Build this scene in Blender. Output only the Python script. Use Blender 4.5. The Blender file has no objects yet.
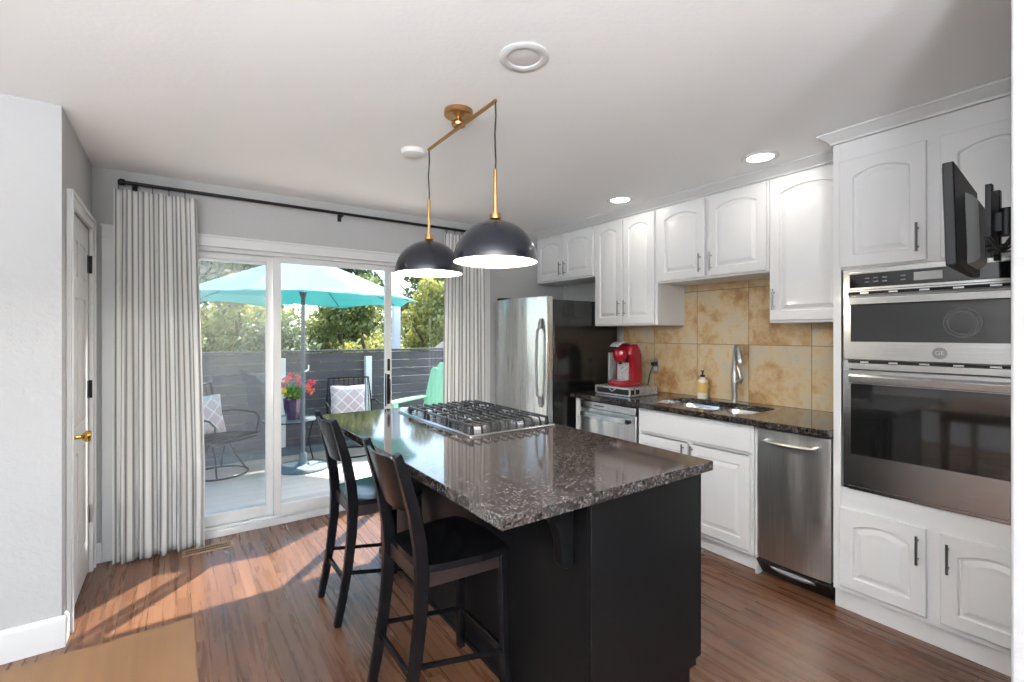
import bpy, bmesh, math, random
from mathutils import Vector, Matrix
random.seed(7)
SC = bpy.context.scene
COL = SC.collection
R = math.radians
pi = math.pi

# ---------------------------------------------------------------- camera, sky, sun, exposure
cam_d = bpy.data.cameras.new('camera')
cam = bpy.data.objects.new('camera', cam_d)
COL.objects.link(cam)
cam.location = (0, 0, 1.41)
cam.rotation_euler = (R(90), 0, R(-35.25))
cam_d.sensor_fit = 'HORIZONTAL'
cam_d.sensor_width = 36
cam_d.lens = 474 / 1024 * 36
cam_d.shift_y = -7 / 1024
cam_d.clip_start = .02
SC.camera = cam

SC.view_settings.view_transform = 'Standard'
SC.view_settings.look = 'None'
SC.view_settings.gamma = 1
SC.view_settings.use_curve_mapping = False
SC.view_settings.exposure = 0.55

SUN_AZ = R(43)      # from +Y towards +X
SUN_EL = R(53)
w = bpy.data.worlds.new('sky')
SC.world = w
w.use_nodes = True
nt = w.node_tree
nt.nodes.clear()
sky = nt.nodes.new('ShaderNodeTexSky')
sky.sky_type = 'NISHITA'
sky.sun_disc = False
sky.sun_elevation = SUN_EL
sky.sun_rotation = SUN_AZ
sky.altitude = 200
bg = nt.nodes.new('ShaderNodeBackground')
bg.inputs['Strength'].default_value = 0.42
wo = nt.nodes.new('ShaderNodeOutputWorld')
nt.links.new(sky.outputs[0], bg.inputs[0])
nt.links.new(bg.outputs[0], wo.inputs[0])

sd = bpy.data.lights.new('sun', 'SUN')
sd.energy = 13.0
sd.angle = R(.6)
sd.color = (1, .95, .88)
so = bpy.data.objects.new('sun', sd)
COL.objects.link(so)
sdir = Vector((math.sin(SUN_AZ) * math.cos(SUN_EL), math.cos(SUN_AZ) * math.cos(SUN_EL), math.sin(SUN_EL)))
so.rotation_euler = sdir.to_track_quat('Z', 'Y').to_euler()
so.location = (3, 9, 9)

DOWN_W = .8        # recessed downlights
FILL_UPLIGHT_W = 120       # added fill bowls, out of view
PEND_W = 12

# ---------------------------------------------------------------- materials
def new_mat(name):
    m = bpy.data.materials.new(name)
    m.use_nodes = True
    n = m.node_tree
    b = n.nodes['Principled BSDF']
    return m, n, b

def N(n, t, **k):
    x = n.nodes.new(t)
    for a, v in k.items():
        setattr(x, a, v)
    return x

def plain(name, c, rough=.5, metal=0, spec=.5, coat=0, bump=0, bscale=80, emit=None, trans=0, alpha=1, rv=.04):
    m, n, b = new_mat(name)
    b.inputs['Base Color'].default_value = (*c, 1)
    b.inputs['Roughness'].default_value = rough
    b.inputs['Metallic'].default_value = metal
    b.inputs['Specular IOR Level'].default_value = spec
    b.inputs['Coat Weight'].default_value = coat
    b.inputs['Coat Roughness'].default_value = .08
    b.inputs['Transmission Weight'].default_value = trans
    b.inputs['Alpha'].default_value = alpha
    if emit:
        b.inputs['Emission Color'].default_value = (*emit[:3], 1)
        b.inputs['Emission Strength'].default_value = emit[3]
    tc = N(n, 'ShaderNodeTexCoord')
    ns = N(n, 'ShaderNodeTexNoise')
    ns.inputs['Scale'].default_value = bscale
    ns.inputs['Detail'].default_value = 4
    n.links.new(tc.outputs['Object'], ns.inputs['Vector'])
    mr = N(n, 'ShaderNodeMapRange')
    mr.inputs['To Min'].default_value = max(0, rough - rv)
    mr.inputs['To Max'].default_value = min(1, rough + rv)
    n.links.new(ns.outputs['Fac'], mr.inputs['Value'])
    n.links.new(mr.outputs[0], b.inputs['Roughness'])
    if bump:
        bp = N(n, 'ShaderNodeBump')
        bp.inputs['Strength'].default_value = bump
        bp.inputs['Distance'].default_value = .004
        n.links.new(ns.outputs['Fac'], bp.inputs['Height'])
        n.links.new(bp.outputs[0], b.inputs['Normal'])
    return m

def ramp(n, stops):
    r = N(n, 'ShaderNodeValToRGB')
    e = r.color_ramp.elements
    while len(e) > 2:
        e.remove(e[-1])
    for i, (p, c) in enumerate(stops):
        if i < 2:
            e[i].position = p
            e[i].color = (*c, 1)
        else:
            q = e.new(p)
            q.color = (*c, 1)
    return r

def mapped(n, scale=(1, 1, 1), coord='Object', loc=(0, 0, 0), rot=(0, 0, 0)):
    tc = N(n, 'ShaderNodeTexCoord')
    mp = N(n, 'ShaderNodeMapping')
    mp.inputs['Scale'].default_value = scale
    mp.inputs['Location'].default_value = loc
    mp.inputs['Rotation'].default_value = rot
    n.links.new(tc.outputs[coord], mp.inputs['Vector'])
    return mp

M = {}
M['wall'] = plain('wall_paint', (.46, .46, .463), .8, bump=.6, bscale=45)
M['ceil'] = plain('ceiling_paint', (.93, .935, .94), .85, bump=.2, bscale=55)
M['trim'] = plain('trim_paint', (.69, .69, .69), .4)
M['cab'] = plain('cabinet_paint', (.76, .76, .765), .35, coat=.15)
M['cabin'] = plain('cabinet_interior', (.6, .6, .6), .6)
M['nickel'] = plain('brushed_nickel', (.55, .54, .52), .3, 1)
M['dark_metal'] = plain('dark_metal', (.02, .02, .022), .4, .6)
M['black'] = plain('black_paint', (.005, .005, .006), .22, spec=.22, coat=.05, rv=.008, bscale=14)
M['island'] = plain('island_paint', (.006, .006, .0065), .34, spec=.2, coat=0, rv=.01, bump=.12, bscale=120)
M['blackplastic'] = plain('black_plastic', (.009, .009, .010), .42, spec=.3, rv=.01)
M['greyplastic'] = plain('grey_plastic', (.25, .25, .26), .45)
M['fridge_side'] = plain('fridge_side_enamel', (.006, .006, .006), .22, coat=.3, rv=.01)
M['brass'] = plain('brushed_brass', (.50, .29, .12), .3, 1)
M['gold'] = plain('polished_brass', (.75, .48, .12), .15, 1)
M['dome'] = plain('navy_enamel', (.008, .010, .018), .24, coat=.25, rv=.01)
M['domein'] = plain('white_enamel', (.9, .9, .9), .5)
M['bulb'] = plain('bulb_glow', (1, .95, .85), .4, emit=(1, .88, .72, 9))
M['lens'] = plain('lamp_lens', (1, 1, .97), .4, emit=(1, .93, .82, 7))
M['panelglow'] = plain('panel_diffuser', (1, 1, 1), .5, emit=(1, .98, .95, 4))
M['whiteplastic'] = plain('white_plastic', (.78, .78, .77), .4)
M['red'] = plain('red_plastic', (.26, .003, .014), .22, coat=.4, rv=.01)
M['silver'] = plain('silver_plastic', (.55, .55, .57), .28, .6)
M['tank'] = plain('smoky_plastic', (.30, .32, .34), .12, alpha=.75)
M['ceramic'] = plain('soap_plastic', (.75, .70, .62), .25)
M['label'] = plain('soap_label', (.62, .40, .12), .5)
M['castiron'] = plain('cast_iron', (.012, .012, .014), .28, spec=.5, coat=.2, rv=.02)
M['aqua'] = plain('aqua_canvas', (.20, .62, .62), .8)
M['umbpole'] = plain('umbrella_pole_paint', (.12, .14, .17), .4, .5)
M['umbbase'] = plain('umbrella_base_paint', (.13, .17, .20), .5)
M['green'] = plain('green_resin', (.34, .66, .44), .5)
M['pot'] = plain('purple_glaze', (.045, .02, .07), .2, coat=.6)
M['petal'] = plain('pink_petals', (.80, .05, .12), .6)
M['petal2'] = plain('orange_petals', (.85, .20, .12), .6)
M['petal3'] = plain('yellow_petals', (.75, .62, .06), .6)
M['stemgreen'] = plain('flower_leaves', (.14, .32, .05), .6)
M['whitewood'] = plain('outdoor_white_paint', (.75, .76, .78), .6)
M['bark'] = plain('tree_bark', (.10, .07, .05), .9, bump=.5, bscale=30)
M['roofgrey'] = plain('roof_shingle', (.11, .105, .11), .9, bump=.5, bscale=20)
M['siding'] = plain('house_siding', (.45, .46, .48), .8)
M['lawn'] = plain('lawn', (.07, .12, .03), .9, bump=.5, bscale=12)
M['vent'] = plain('vent_bronze', (.34, .22, .14), .45, .4)
M['ventdark'] = plain('vent_hole', (.01, .008, .006), .8)
M['glassdark'] = plain('oven_glass', (.010, .010, .011), .035, spec=.8, coat=.9)
M['shellgrey'] = plain('light_grey_plastic', (.32, .32, .32), .5, rv=.01)
M['pull'] = plain('dark_brushed_nickel', (.24, .235, .23), .32, 1, rv=.02)
M['display'] = plain('display_glass', (.42, .43, .44), .3)
M['tabglass'] = plain('table_glass', (.35, .42, .45), .05, alpha=.45)
M['ink'] = plain('grey_ink', (.10, .10, .11), .4)
M['cable'] = plain('cable_rubber', (.01, .01, .01), .5)

def steel(name, base=.58, rough=.24, axis='z', wave=0):
    m, n, b = new_mat(name)
    b.inputs['Metallic'].default_value = 1
    sc = (4, 4, 400) if axis == 'y' else (400, 400, 4)
    mp = mapped(n, sc)
    ns = N(n, 'ShaderNodeTexNoise')
    ns.inputs['Scale'].default_value = 1
    ns.inputs['Detail'].default_value = 3
    n.links.new(mp.outputs[0], ns.inputs['Vector'])
    rp = ramp(n, [(.3, (base * .86,) * 3), (.7, (base * 1.1, base * 1.1, base * 1.09))])
    n.links.new(ns.outputs['Fac'], rp.inputs[0])
    n.links.new(rp.outputs[0], b.inputs['Base Color'])
    mr = N(n, 'ShaderNodeMapRange')
    mr.inputs['To Min'].default_value = rough - .05
    mr.inputs['To Max'].default_value = rough + .07
    n.links.new(ns.outputs['Fac'], mr.inputs['Value'])
    n.links.new(mr.outputs[0], b.inputs['Roughness'])
    b1 = N(n, 'ShaderNodeBump')
    b1.inputs['Strength'].default_value = .06
    b1.inputs['Distance'].default_value = .001
    n.links.new(ns.outputs['Fac'], b1.inputs['Height'])
    if wave:
        mp2 = mapped(n, (1, 5, .9))
        n2 = N(n, 'ShaderNodeTexNoise')
        n2.inputs['Scale'].default_value = 1.6
        n2.inputs['Detail'].default_value = 0
        n.links.new(mp2.outputs[0], n2.inputs['Vector'])
        b2 = N(n, 'ShaderNodeBump')
        b2.inputs['Strength'].default_value = wave
        b2.inputs['Distance'].default_value = .03
        n.links.new(n2.outputs['Fac'], b2.inputs['Height'])
        n.links.new(b1.outputs[0], b2.inputs['Normal'])
        n.links.new(b2.outputs[0], b.inputs['Normal'])
    else:
        n.links.new(b1.outputs[0], b.inputs['Normal'])
    return m
M['steel'] = steel('stainless_steel', .60, .22, 'y')
M['steelw'] = steel('stainless_steel_wavy', .75, .34, 'z', .7)
M['steelf'] = steel('stainless_steel_fridge', .74, .27, 'z', .35)
M['steelb'] = steel('stainless_steel_basin', .70, .25, 'y')

def granite(name='granite', k=1.0):
    m, n, b = new_mat(name)
    mp = mapped(n)
    v = N(n, 'ShaderNodeTexVoronoi')
    v.inputs['Scale'].default_value = 150
    v.inputs['Randomness'].default_value = 1
    ns = N(n, 'ShaderNodeTexNoise')
    ns.inputs['Scale'].default_value = 75
    ns.inputs['Detail'].default_value = 6
    ns.inputs['Roughness'].default_value = .7
    n.links.new(mp.outputs[0], v.inputs['Vector'])
    n.links.new(mp.outputs[0], ns.inputs['Vector'])
    sep = N(n, 'ShaderNodeSeparateColor')
    n.links.new(v.outputs['Color'], sep.inputs[0])
    r1 = ramp(n, [(.0, (.006, .006, .008)), (.38, (.014, .012, .013)), (.5, (.05, .036, .030)), (.66, (.12, .094, .08)), (.84, (.22, .185, .165)), (.96, (.36, .34, .33))])
    n.links.new(sep.outputs[0], r1.inputs[0])
    r2 = ramp(n, [(.36, (.02, .018, .02)), (.5, (.065, .05, .043)), (.66, (.20, .17, .155))])
    n.links.new(ns.outputs['Fac'], r2.inputs[0])
    mx = N(n, 'ShaderNodeMixRGB')
    mx.inputs['Fac'].default_value = .5
    n.links.new(r1.outputs[0], mx.inputs[1])
    n.links.new(r2.outputs[0], mx.inputs[2])
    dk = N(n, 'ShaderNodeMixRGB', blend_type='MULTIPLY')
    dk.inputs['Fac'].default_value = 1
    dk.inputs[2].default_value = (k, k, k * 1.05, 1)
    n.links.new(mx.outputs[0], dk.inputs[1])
    n.links.new(dk.outputs[0], b.inputs['Base Color'])
    b.inputs['Roughness'].default_value = .07
    b.inputs['Specular IOR Level'].default_value = .65
    b.inputs['Coat Weight'].default_value = .12
    b.inputs['Coat Roughness'].default_value = .04
    return m
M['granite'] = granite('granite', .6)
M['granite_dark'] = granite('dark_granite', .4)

def planks(name, dark, mid, light, width, length, rough=.28, ax='y', gap=.35, gapc=(.02, .012, .008), grain=1.0, mix=.38):
    m, n, b = new_mat(name)
    mp = mapped(n, rot=(0, 0, R(90) if ax == 'y' else 0))
    br = N(n, 'ShaderNodeTexBrick')
    br.inputs['Scale'].default_value = 1
    br.inputs['Brick Width'].default_value = length
    br.inputs['Row Height'].default_value = width
    br.inputs['Mortar Size'].default_value = .0012
    br.inputs['Mortar Smooth'].default_value = .2
    br.inputs['Bias'].default_value = 0
    br.inputs['Color1'].default_value = (0, 0, 0, 1)
    br.inputs['Color2'].default_value = (1, 1, 1, 1)
    br.inputs['Mortar'].default_value = (.5, .5, .5, 1)
    br.offset = .37
    n.links.new(mp.outputs[0], br.inputs['Vector'])
    sx = (1.3, 30, 30) if ax != 'y' else (30, 1.3, 30)
    mg = mapped(n, sx)
    # shift the grain per board
    ad = N(n, 'ShaderNodeMixRGB', blend_type='ADD')
    ad.inputs['Fac'].default_value = 1
    ml = N(n, 'ShaderNodeMixRGB', blend_type='MULTIPLY')
    ml.inputs['Fac'].default_value = 1
    ml.inputs[2].default_value = (7, 7, 7, 1)
    n.links.new(br.outputs['Color'], ml.inputs[1])
    n.links.new(mg.outputs[0], ad.inputs[1])
    n.links.new(ml.outputs[0], ad.inputs[2])
    g = N(n, 'ShaderNodeTexNoise')
    g.inputs['Scale'].default_value = 1
    g.inputs['Detail'].default_value = 7
    g.inputs['Roughness'].default_value = .62
    g.inputs['Distortion'].default_value = .7
    n.links.new(ad.outputs[0], g.inputs['Vector'])
    mm = N(n, 'ShaderNodeMixRGB')
    mm.inputs['Fac'].default_value = mix
    n.links.new(g.outputs['Fac'], mm.inputs[1])
    n.links.new(br.outputs['Color'], mm.inputs[2])
    s = .16 * grain
    rp = ramp(n, [(.5 - s, dark), (.5, mid), (.5 + s, light)])
    n.links.new(mm.outputs[0], rp.inputs[0])
    mo = N(n, 'ShaderNodeMixRGB')
    mo.inputs[2].default_value = (*gapc, 1)
    mf = N(n, 'ShaderNodeMath', operation='MULTIPLY')
    mf.inputs[1].default_value = gap
    n.links.new(br.outputs['Fac'], mf.inputs[0])
    n.links.new(mf.outputs[0], mo.inputs['Fac'])
    n.links.new(rp.outputs[0], mo.inputs[1])
    n.links.new(mo.outputs[0], b.inputs['Base Color'])
    mr = N(n, 'ShaderNodeMapRange')
    mr.inputs['To Min'].default_value = rough - .06
    mr.inputs['To Max'].default_value = rough + .08
    n.links.new(g.outputs['Fac'], mr.inputs['Value'])
    n.links.new(mr.outputs[0], b.inputs['Roughness'])
    bp = N(n, 'ShaderNodeBump')
    bp.inputs['Strength'].default_value = .18
    bp.inputs['Distance'].default_value = .002
    n.links.new(g.outputs['Fac'], bp.inputs['Height'])
    n.links.new(bp.outputs[0], b.inputs['Normal'])
    return m
M['floor'] = planks('oak_floor', (.060, .023, .010), (.125, .054, .026), (.21, .102, .055), .060, 1.3, .27, gap=.7, grain=1.9, mix=.16)
M['tabletop'] = planks('maple_tabletop', (.11, .056, .024), (.15, .080, .037), (.20, .115, .058), .32, 3.0, .35, gap=.3, grain=1.6)
M['deck'] = planks('deck_boards', (.56, .47, .40), (.64, .54, .46), (.72, .62, .53), .14, 3.2, .7, ax='x', gap=.8, gapc=(.2, .17, .15))
M['fence'] = planks('fence_stain', (.08, .075, .090), (.12, .112, .13), (.165, .155, .18), 3, 3.0, .75, ax='x', gap=0)

def tile():
    m, n, b = new_mat('travertine_tile')
    tc = N(n, 'ShaderNodeTexCoord')
    sp = N(n, 'ShaderNodeSeparateXYZ')
    n.links.new(tc.outputs['Object'], sp.inputs[0])
    cb = N(n, 'ShaderNodeCombineXYZ')
    n.links.new(sp.outputs['Y'], cb.inputs[0])
    n.links.new(sp.outputs['Z'], cb.inputs[1])
    mp = N(n, 'ShaderNodeMapping')
    mp.inputs['Location'].default_value = (-1.400, -.914, 0)
    n.links.new(cb.outputs[0], mp.inputs[0])
    br = N(n, 'ShaderNodeTexBrick')
    br.offset = 0
    br.inputs['Scale'].default_value = 1
    br.inputs['Brick Width'].default_value = .417
    br.inputs['Row Height'].default_value = .417
    br.inputs['Mortar Size'].default_value = .0022
    br.inputs['Mortar Smooth'].default_value = .1
    br.inputs['Color1'].default_value = (0, 0, 0, 1)
    br.inputs['Color2'].default_value = (1, 1, 1, 1)
    n.links.new(mp.outputs[0], br.inputs['Vector'])
    ml = N(n, 'ShaderNodeMixRGB', blend_type='MULTIPLY')
    ml.inputs['Fac'].default_value = 1
    ml.inputs[2].default_value = (3, 3, 3, 1)
    ad = N(n, 'ShaderNodeMixRGB', blend_type='ADD')
    ad.inputs['Fac'].default_value = 1
    n.links.new(br.outputs['Color'], ml.inputs[1])
    n.links.new(ml.outputs[0], ad.inputs[1])
    n.links.new(tc.outputs['Object'], ad.inputs[2])
    a = N(n, 'ShaderNodeTexNoise')
    a.inputs['Scale'].default_value = 8
    a.inputs['Detail'].default_value = 11
    a.inputs['Roughness'].default_value = .74
    a.inputs['Distortion'].default_value = .25
    n.links.new(ad.outputs[0], a.inputs['Vector'])
    c = N(n, 'ShaderNodeTexNoise')
    c.inputs['Scale'].default_value = 3.2
    c.inputs['Detail'].default_value = 3
    n.links.new(ad.outputs[0], c.inputs['Vector'])
    r1 = ramp(n, [(.33, (.27, .13, .05)), (.41, (.40, .235, .10)), (.465, (.51, .35, .18)), (.52, (.57, .44, .27)), (.57, (.52, .45, .34)), (.66, (.42, .38, .31))])
    mx = N(n, 'ShaderNodeMixRGB')
    mx.inputs['Fac'].default_value = .45
    n.links.new(a.outputs['Fac'], mx.inputs[1])
    n.links.new(c.outputs['Fac'], mx.inputs[2])
    n.links.new(mx.outputs[0], r1.inputs[0])
    mo = N(n, 'ShaderNodeMixRGB')
    mo.inputs[2].default_value = (.17, .11, .06, 1)
    n.links.new(br.outputs['Fac'], mo.inputs['Fac'])
    n.links.new(r1.outputs[0], mo.inputs[1])
    n.links.new(mo.outputs[0], b.inputs['Base Color'])
    b.inputs['Roughness'].default_value = .32
    bp = N(n, 'ShaderNodeBump')
    bp.inputs['Strength'].default_value = .5
    bp.inputs['Distance'].default_value = .002
    bp.invert = True
    n.links.new(br.outputs['Fac'], bp.inputs['Height'])
    n.links.new(bp.outputs[0], b.inputs['Normal'])
    return m
M['tile'] = tile()

def stripes():
    m, n, b = new_mat('striped_curtain_fabric')
    uv = N(n, 'ShaderNodeUVMap')
    sp = N(n, 'ShaderNodeSeparateXYZ')
    n.links.new(uv.outputs[0], sp.inputs[0])
    mu = N(n, 'ShaderNodeMath', operation='MULTIPLY')
    mu.inputs[1].default_value = 1 / .045
    fr = N(n, 'ShaderNodeMath', operation='FRACT')
    n.links.new(sp.outputs[0], mu.inputs[0])
    n.links.new(mu.outputs[0], fr.inputs[0])
    W, G = (.84, .83, .81), (.21, .21, .215)
    rp = ramp(n, [(0, W), (.34, G), (.40, W), (.44, G), (.60, W), (.64, G), (.70, W)])
    rp.color_ramp.interpolation = 'CONSTANT'
    n.links.new(fr.outputs[0], rp.inputs[0])
    n.links.new(rp.outputs[0], b.inputs['Base Color'])
    b.inputs['Roughness'].default_value = .9
    # cloth lets some light through
    tr = N(n, 'ShaderNodeBsdfTranslucent')
    n.links.new(rp.outputs[0], tr.inputs[0])
    ms = N(n, 'ShaderNodeMixShader')
    ms.inputs[0].default_value = .25
    n.links.new(b.outputs[0], ms.inputs[1])
    n.links.new(tr.outputs[0], ms.inputs[2])
    n.links.new(ms.outputs[0], n.nodes['Material Output'].inputs[0])
    return m
M['curtain'] = stripes()

def glass(name, tint=(.96, .98, .98), haze=0.0, hazec=(.7, .72, .73)):
    m, n, b = new_mat(name)
    n.nodes.remove(b)
    tr = N(n, 'ShaderNodeBsdfTransparent')
    tr.inputs[0].default_value = (*tint, 1)
    gl = N(n, 'ShaderNodeBsdfGlossy')
    gl.inputs['Roughness'].default_value = .02
    fn = N(n, 'ShaderNodeFresnel')
    gm = N(n, 'ShaderNodeNewGeometry')
    mi = N(n, 'ShaderNodeMapRange')
    mi.inputs['To Min'].default_value = 1.45
    mi.inputs['To Max'].default_value = 1 / 1.45
    n.links.new(gm.outputs['Backfacing'], mi.inputs['Value'])
    n.links.new(mi.outputs[0], fn.inputs[0])
    ms = N(n, 'ShaderNodeMixShader')
    n.links.new(fn.outputs[0], ms.inputs[0])
    n.links.new(tr.outputs[0], ms.inputs[1])
    n.links.new(gl.outputs[0], ms.inputs[2])
    out = ms
    if haze:
        df = N(n, 'ShaderNodeBsdfDiffuse')
        df.inputs[0].default_value = (*hazec, 1)
        m2 = N(n, 'ShaderNodeMixShader')
        m2.inputs[0].default_value = haze
        n.links.new(tr.outputs[0], m2.inputs[1])
        n.links.new(df.outputs[0], m2.inputs[2])
        out = m2
    n.links.new(out.outputs[0], n.nodes['Material Output'].inputs[0])
    return m
M['glass'] = glass('door_glass')
M['screen'] = glass('insect_screen_mesh', (1, 1, 1), .12, (.55, .56, .57))

def leafmat(name, cols, trans=.3):
    m, n, b = new_mat(name)
    g = N(n, 'ShaderNodeNewGeometry')
    k = len(cols)
    rp = ramp(n, [(i / (k - 1), c) for i, c in enumerate(cols)])
    n.links.new(g.outputs['Random Per Island'], rp.inputs[0])
    n.links.new(rp.outputs[0], b.inputs['Base Color'])
    b.inputs['Roughness'].default_value = .6
    tr = N(n, 'ShaderNodeBsdfTranslucent')
    n.links.new(rp.outputs[0], tr.inputs[0])
    ms = N(n, 'ShaderNodeMixShader')
    ms.inputs[0].default_value = trans
    n.links.new(b.outputs[0], ms.inputs[1])
    n.links.new(tr.outputs[0], ms.inputs[2])
    n.links.new(ms.outputs[0], n.nodes['Material Output'].inputs[0])
    return m
M['leafA'] = leafmat('leaves_olive', [(.08, .12, .03), (.22, .27, .08), (.40, .42, .14), (.14, .19, .07), (.55, .53, .20)])
M['leafB'] = leafmat('leaves_yellow', [(.16, .19, .04), (.48, .46, .09), (.68, .60, .13), (.28, .32, .10), (.62, .62, .32)])
M['leafC'] = leafmat('leaves_dark', [(.05, .08, .03), (.12, .17, .07), (.22, .28, .14), (.08, .12, .055), (.38, .42, .28)])

def pillow_mat():
    m, n, b = new_mat('lattice_cushion_fabric')
    mp = mapped(n, rot=(0, R(45), 0))
    sp = N(n, 'ShaderNodeSeparateXYZ')
    cb = N(n, 'ShaderNodeCombineXYZ')
    n.links.new(mp.outputs[0], sp.inputs[0])
    n.links.new(sp.outputs['X'], cb.inputs[0])
    n.links.new(sp.outputs['Z'], cb.inputs[1])
    w1 = N(n, 'ShaderNodeTexBrick')
    w1.offset = 0
    for k_, v_ in (('Scale', 1), ('Brick Width', .105), ('Row Height', .105), ('Mortar Size', .006)):
        w1.inputs[k_].default_value = v_
    w1.inputs['Color1'].default_value = (.56, .44, .48, 1)
    w1.inputs['Color2'].default_value = (.66, .60, .64, 1)
    w1.inputs['Mortar'].default_value = (.82, .80, .80, 1)
    n.links.new(cb.outputs[0], w1.inputs['Vector'])
    n.links.new(w1.outputs[0], b.inputs['Base Color'])
    b.inputs['Roughness'].default_value = .9
    return m
M['pillow'] = pillow_mat()

# ---------------------------------------------------------------- mesh builder
class MB:
    def __init__(s):
        s.v = []; s.f = []; s.uv = None
    def add(s, vs, fs):
        o = len(s.v)
        s.v += [tuple(p) for p in vs]
        s.f += [tuple(i + o for i in q) for q in fs]
        return s
    def box(s, x0, x1, y0, y1, z0, z1, mat=None):
        vs = [Vector(p) for p in ((x0, y0, z0), (x1, y0, z0), (x1, y1, z0), (x0, y1, z0), (x0, y0, z1), (x1, y0, z1), (x1, y1, z1), (x0, y1, z1))]
        if mat: vs = [mat @ p for p in vs]
        return s.add(vs, [(0, 3, 2, 1), (4, 5, 6, 7), (0, 1, 5, 4), (1, 2, 6, 5), (2, 3, 7, 6), (3, 0, 4, 7)])
    def loft(s, rings, cap=True, close=True):
        n = len(rings[0]); vs = []; fs = []
        for r in rings: vs += r
        m = n if close else n - 1
        for k in range(len(rings) - 1):
            for i in range(m):
                j = (i + 1) % n
                fs.append((k * n + i, k * n + j, (k + 1) * n + j, (k + 1) * n + i))
        if cap and close:
            fs.append(tuple(range(n))[::-1])
            fs.append(tuple((len(rings) - 1) * n + i for i in range(n)))
        return s.add(vs, fs)
    def prism(s, poly, axis, a, b):
        def P(u, w, c):
            return {'x': (c, u, w), 'y': (u, c, w), 'z': (u, w, c)}[axis]
        return s.loft([[P(u, w_, a) for u, w_ in poly], [P(u, w_, b) for u, w_ in poly]])
    def cyl(s, p0, p1, r0, r1=None, n=16):
        r1 = r0 if r1 is None else r1
        p0 = Vector(p0); p1 = Vector(p1)
        d = (p1 - p0).normalized()
        a = d.orthogonal().normalized(); b = d.cross(a)
        rr = []
        for p, r in ((p0, r0), (p1, r1)):
            rr.append([p + (a * math.cos(t) + b * math.sin(t)) * r for t in [2 * pi * i / n for i in range(n)]])
        return s.loft(rr)
    def tube(s, pts, r, n=8, closed=False):
        pts = [Vector(p) for p in pts]
        rr = []
        L = len(pts)
        prev = None
        for i, p in enumerate(pts):
            if closed: d = pts[(i + 1) % L] - pts[i - 1]
            else: d = pts[min(i + 1, L - 1)] - pts[max(i - 1, 0)]
            d.normalize()
            if prev is None: a = d.orthogonal().normalized()
            else:
                a = prev - d * prev.dot(d)
                a = a.normalized() if a.length > 1e-6 else d.orthogonal().normalized()
            prev = a
            b = d.cross(a)
            rad = r[i] if isinstance(r, (list, tuple)) else r
            rr.append([p + (a * math.cos(t) + b * math.sin(t)) * rad for t in [2 * pi * k / n for k in range(n)]])
        if closed: rr.append(rr[0])
        return s.loft(rr, cap=not closed)
    def lathe(s, prof, c=(0, 0, 0), n=32, cap=False, sx=1, sy=1):
        rr = [[(c[0] + r * sx * math.cos(2 * pi * i / n), c[1] + r * sy * math.sin(2 * pi * i / n), c[2] + z) for i in range(n)] for r, z in prof]
        return s.loft(rr, cap=cap)
    def strip(s, pts, hx, hy):
        """rectangular section swept through points (x,y,z); half size hx in the x-z plane normal, hy in y; hx may be a list"""
        pts = [Vector(p) for p in pts]; rr = []
        for i, p in enumerate(pts):
            d = (pts[min(i + 1, len(pts) - 1)] - pts[max(i - 1, 0)]).normalized()
            nrm = Vector((d.z, 0, -d.x))
            if nrm.length < 1e-4: nrm = Vector((0, 0, 1))
            nrm.normalize()
            h = hx[i] if isinstance(hx, (list, tuple)) else hx
            Y = Vector((0, hy, 0))
            rr.append([p - nrm * h - Y, p + nrm * h - Y, p + nrm * h + Y, p - nrm * h + Y])
        return s.loft(rr)
    def xf(s, mat):
        s.v = [tuple(mat @ Vector(p)) for p in s.v]
        return s
    def build(s, name, mat, parent=None, bevel=0, seg=2, smooth=30, loc=None, uvs=None, solid=0):
        me = bpy.data.meshes.new(name)
        me.from_pydata(s.v, [], s.f)
        me.validate()
        if uvs:
            ul = me.uv_layers.new(name='UVMap')
            for lp in me.loops:
                ul.data[lp.index].uv = uvs[lp.vertex_index]
        bm = bmesh.new(); bm.from_mesh(me)
        if not uvs: bmesh.ops.recalc_face_normals(bm, faces=bm.faces)
        for e in bm.edges:
            if len(e.link_faces) == 2:
                e.smooth = e.calc_face_angle(0) < R(smooth)
        for f in bm.faces: f.smooth = True
        bm.to_mesh(me); bm.free()
        o = bpy.data.objects.new(name, me)
        COL.objects.link(o)
        me.materials.append(mat)
        if parent is not None: o.parent = parent
        if loc: o.location = loc
        if solid:
            sm = o.modifiers.new('solid', 'SOLIDIFY'); sm.thickness = solid; sm.offset = 0
        if bevel:
            b = o.modifiers.new('bevel', 'BEVEL')
            b.width = bevel; b.segments = seg; b.limit_method = 'ANGLE'; b.angle_limit = R(35)
        return o

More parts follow.
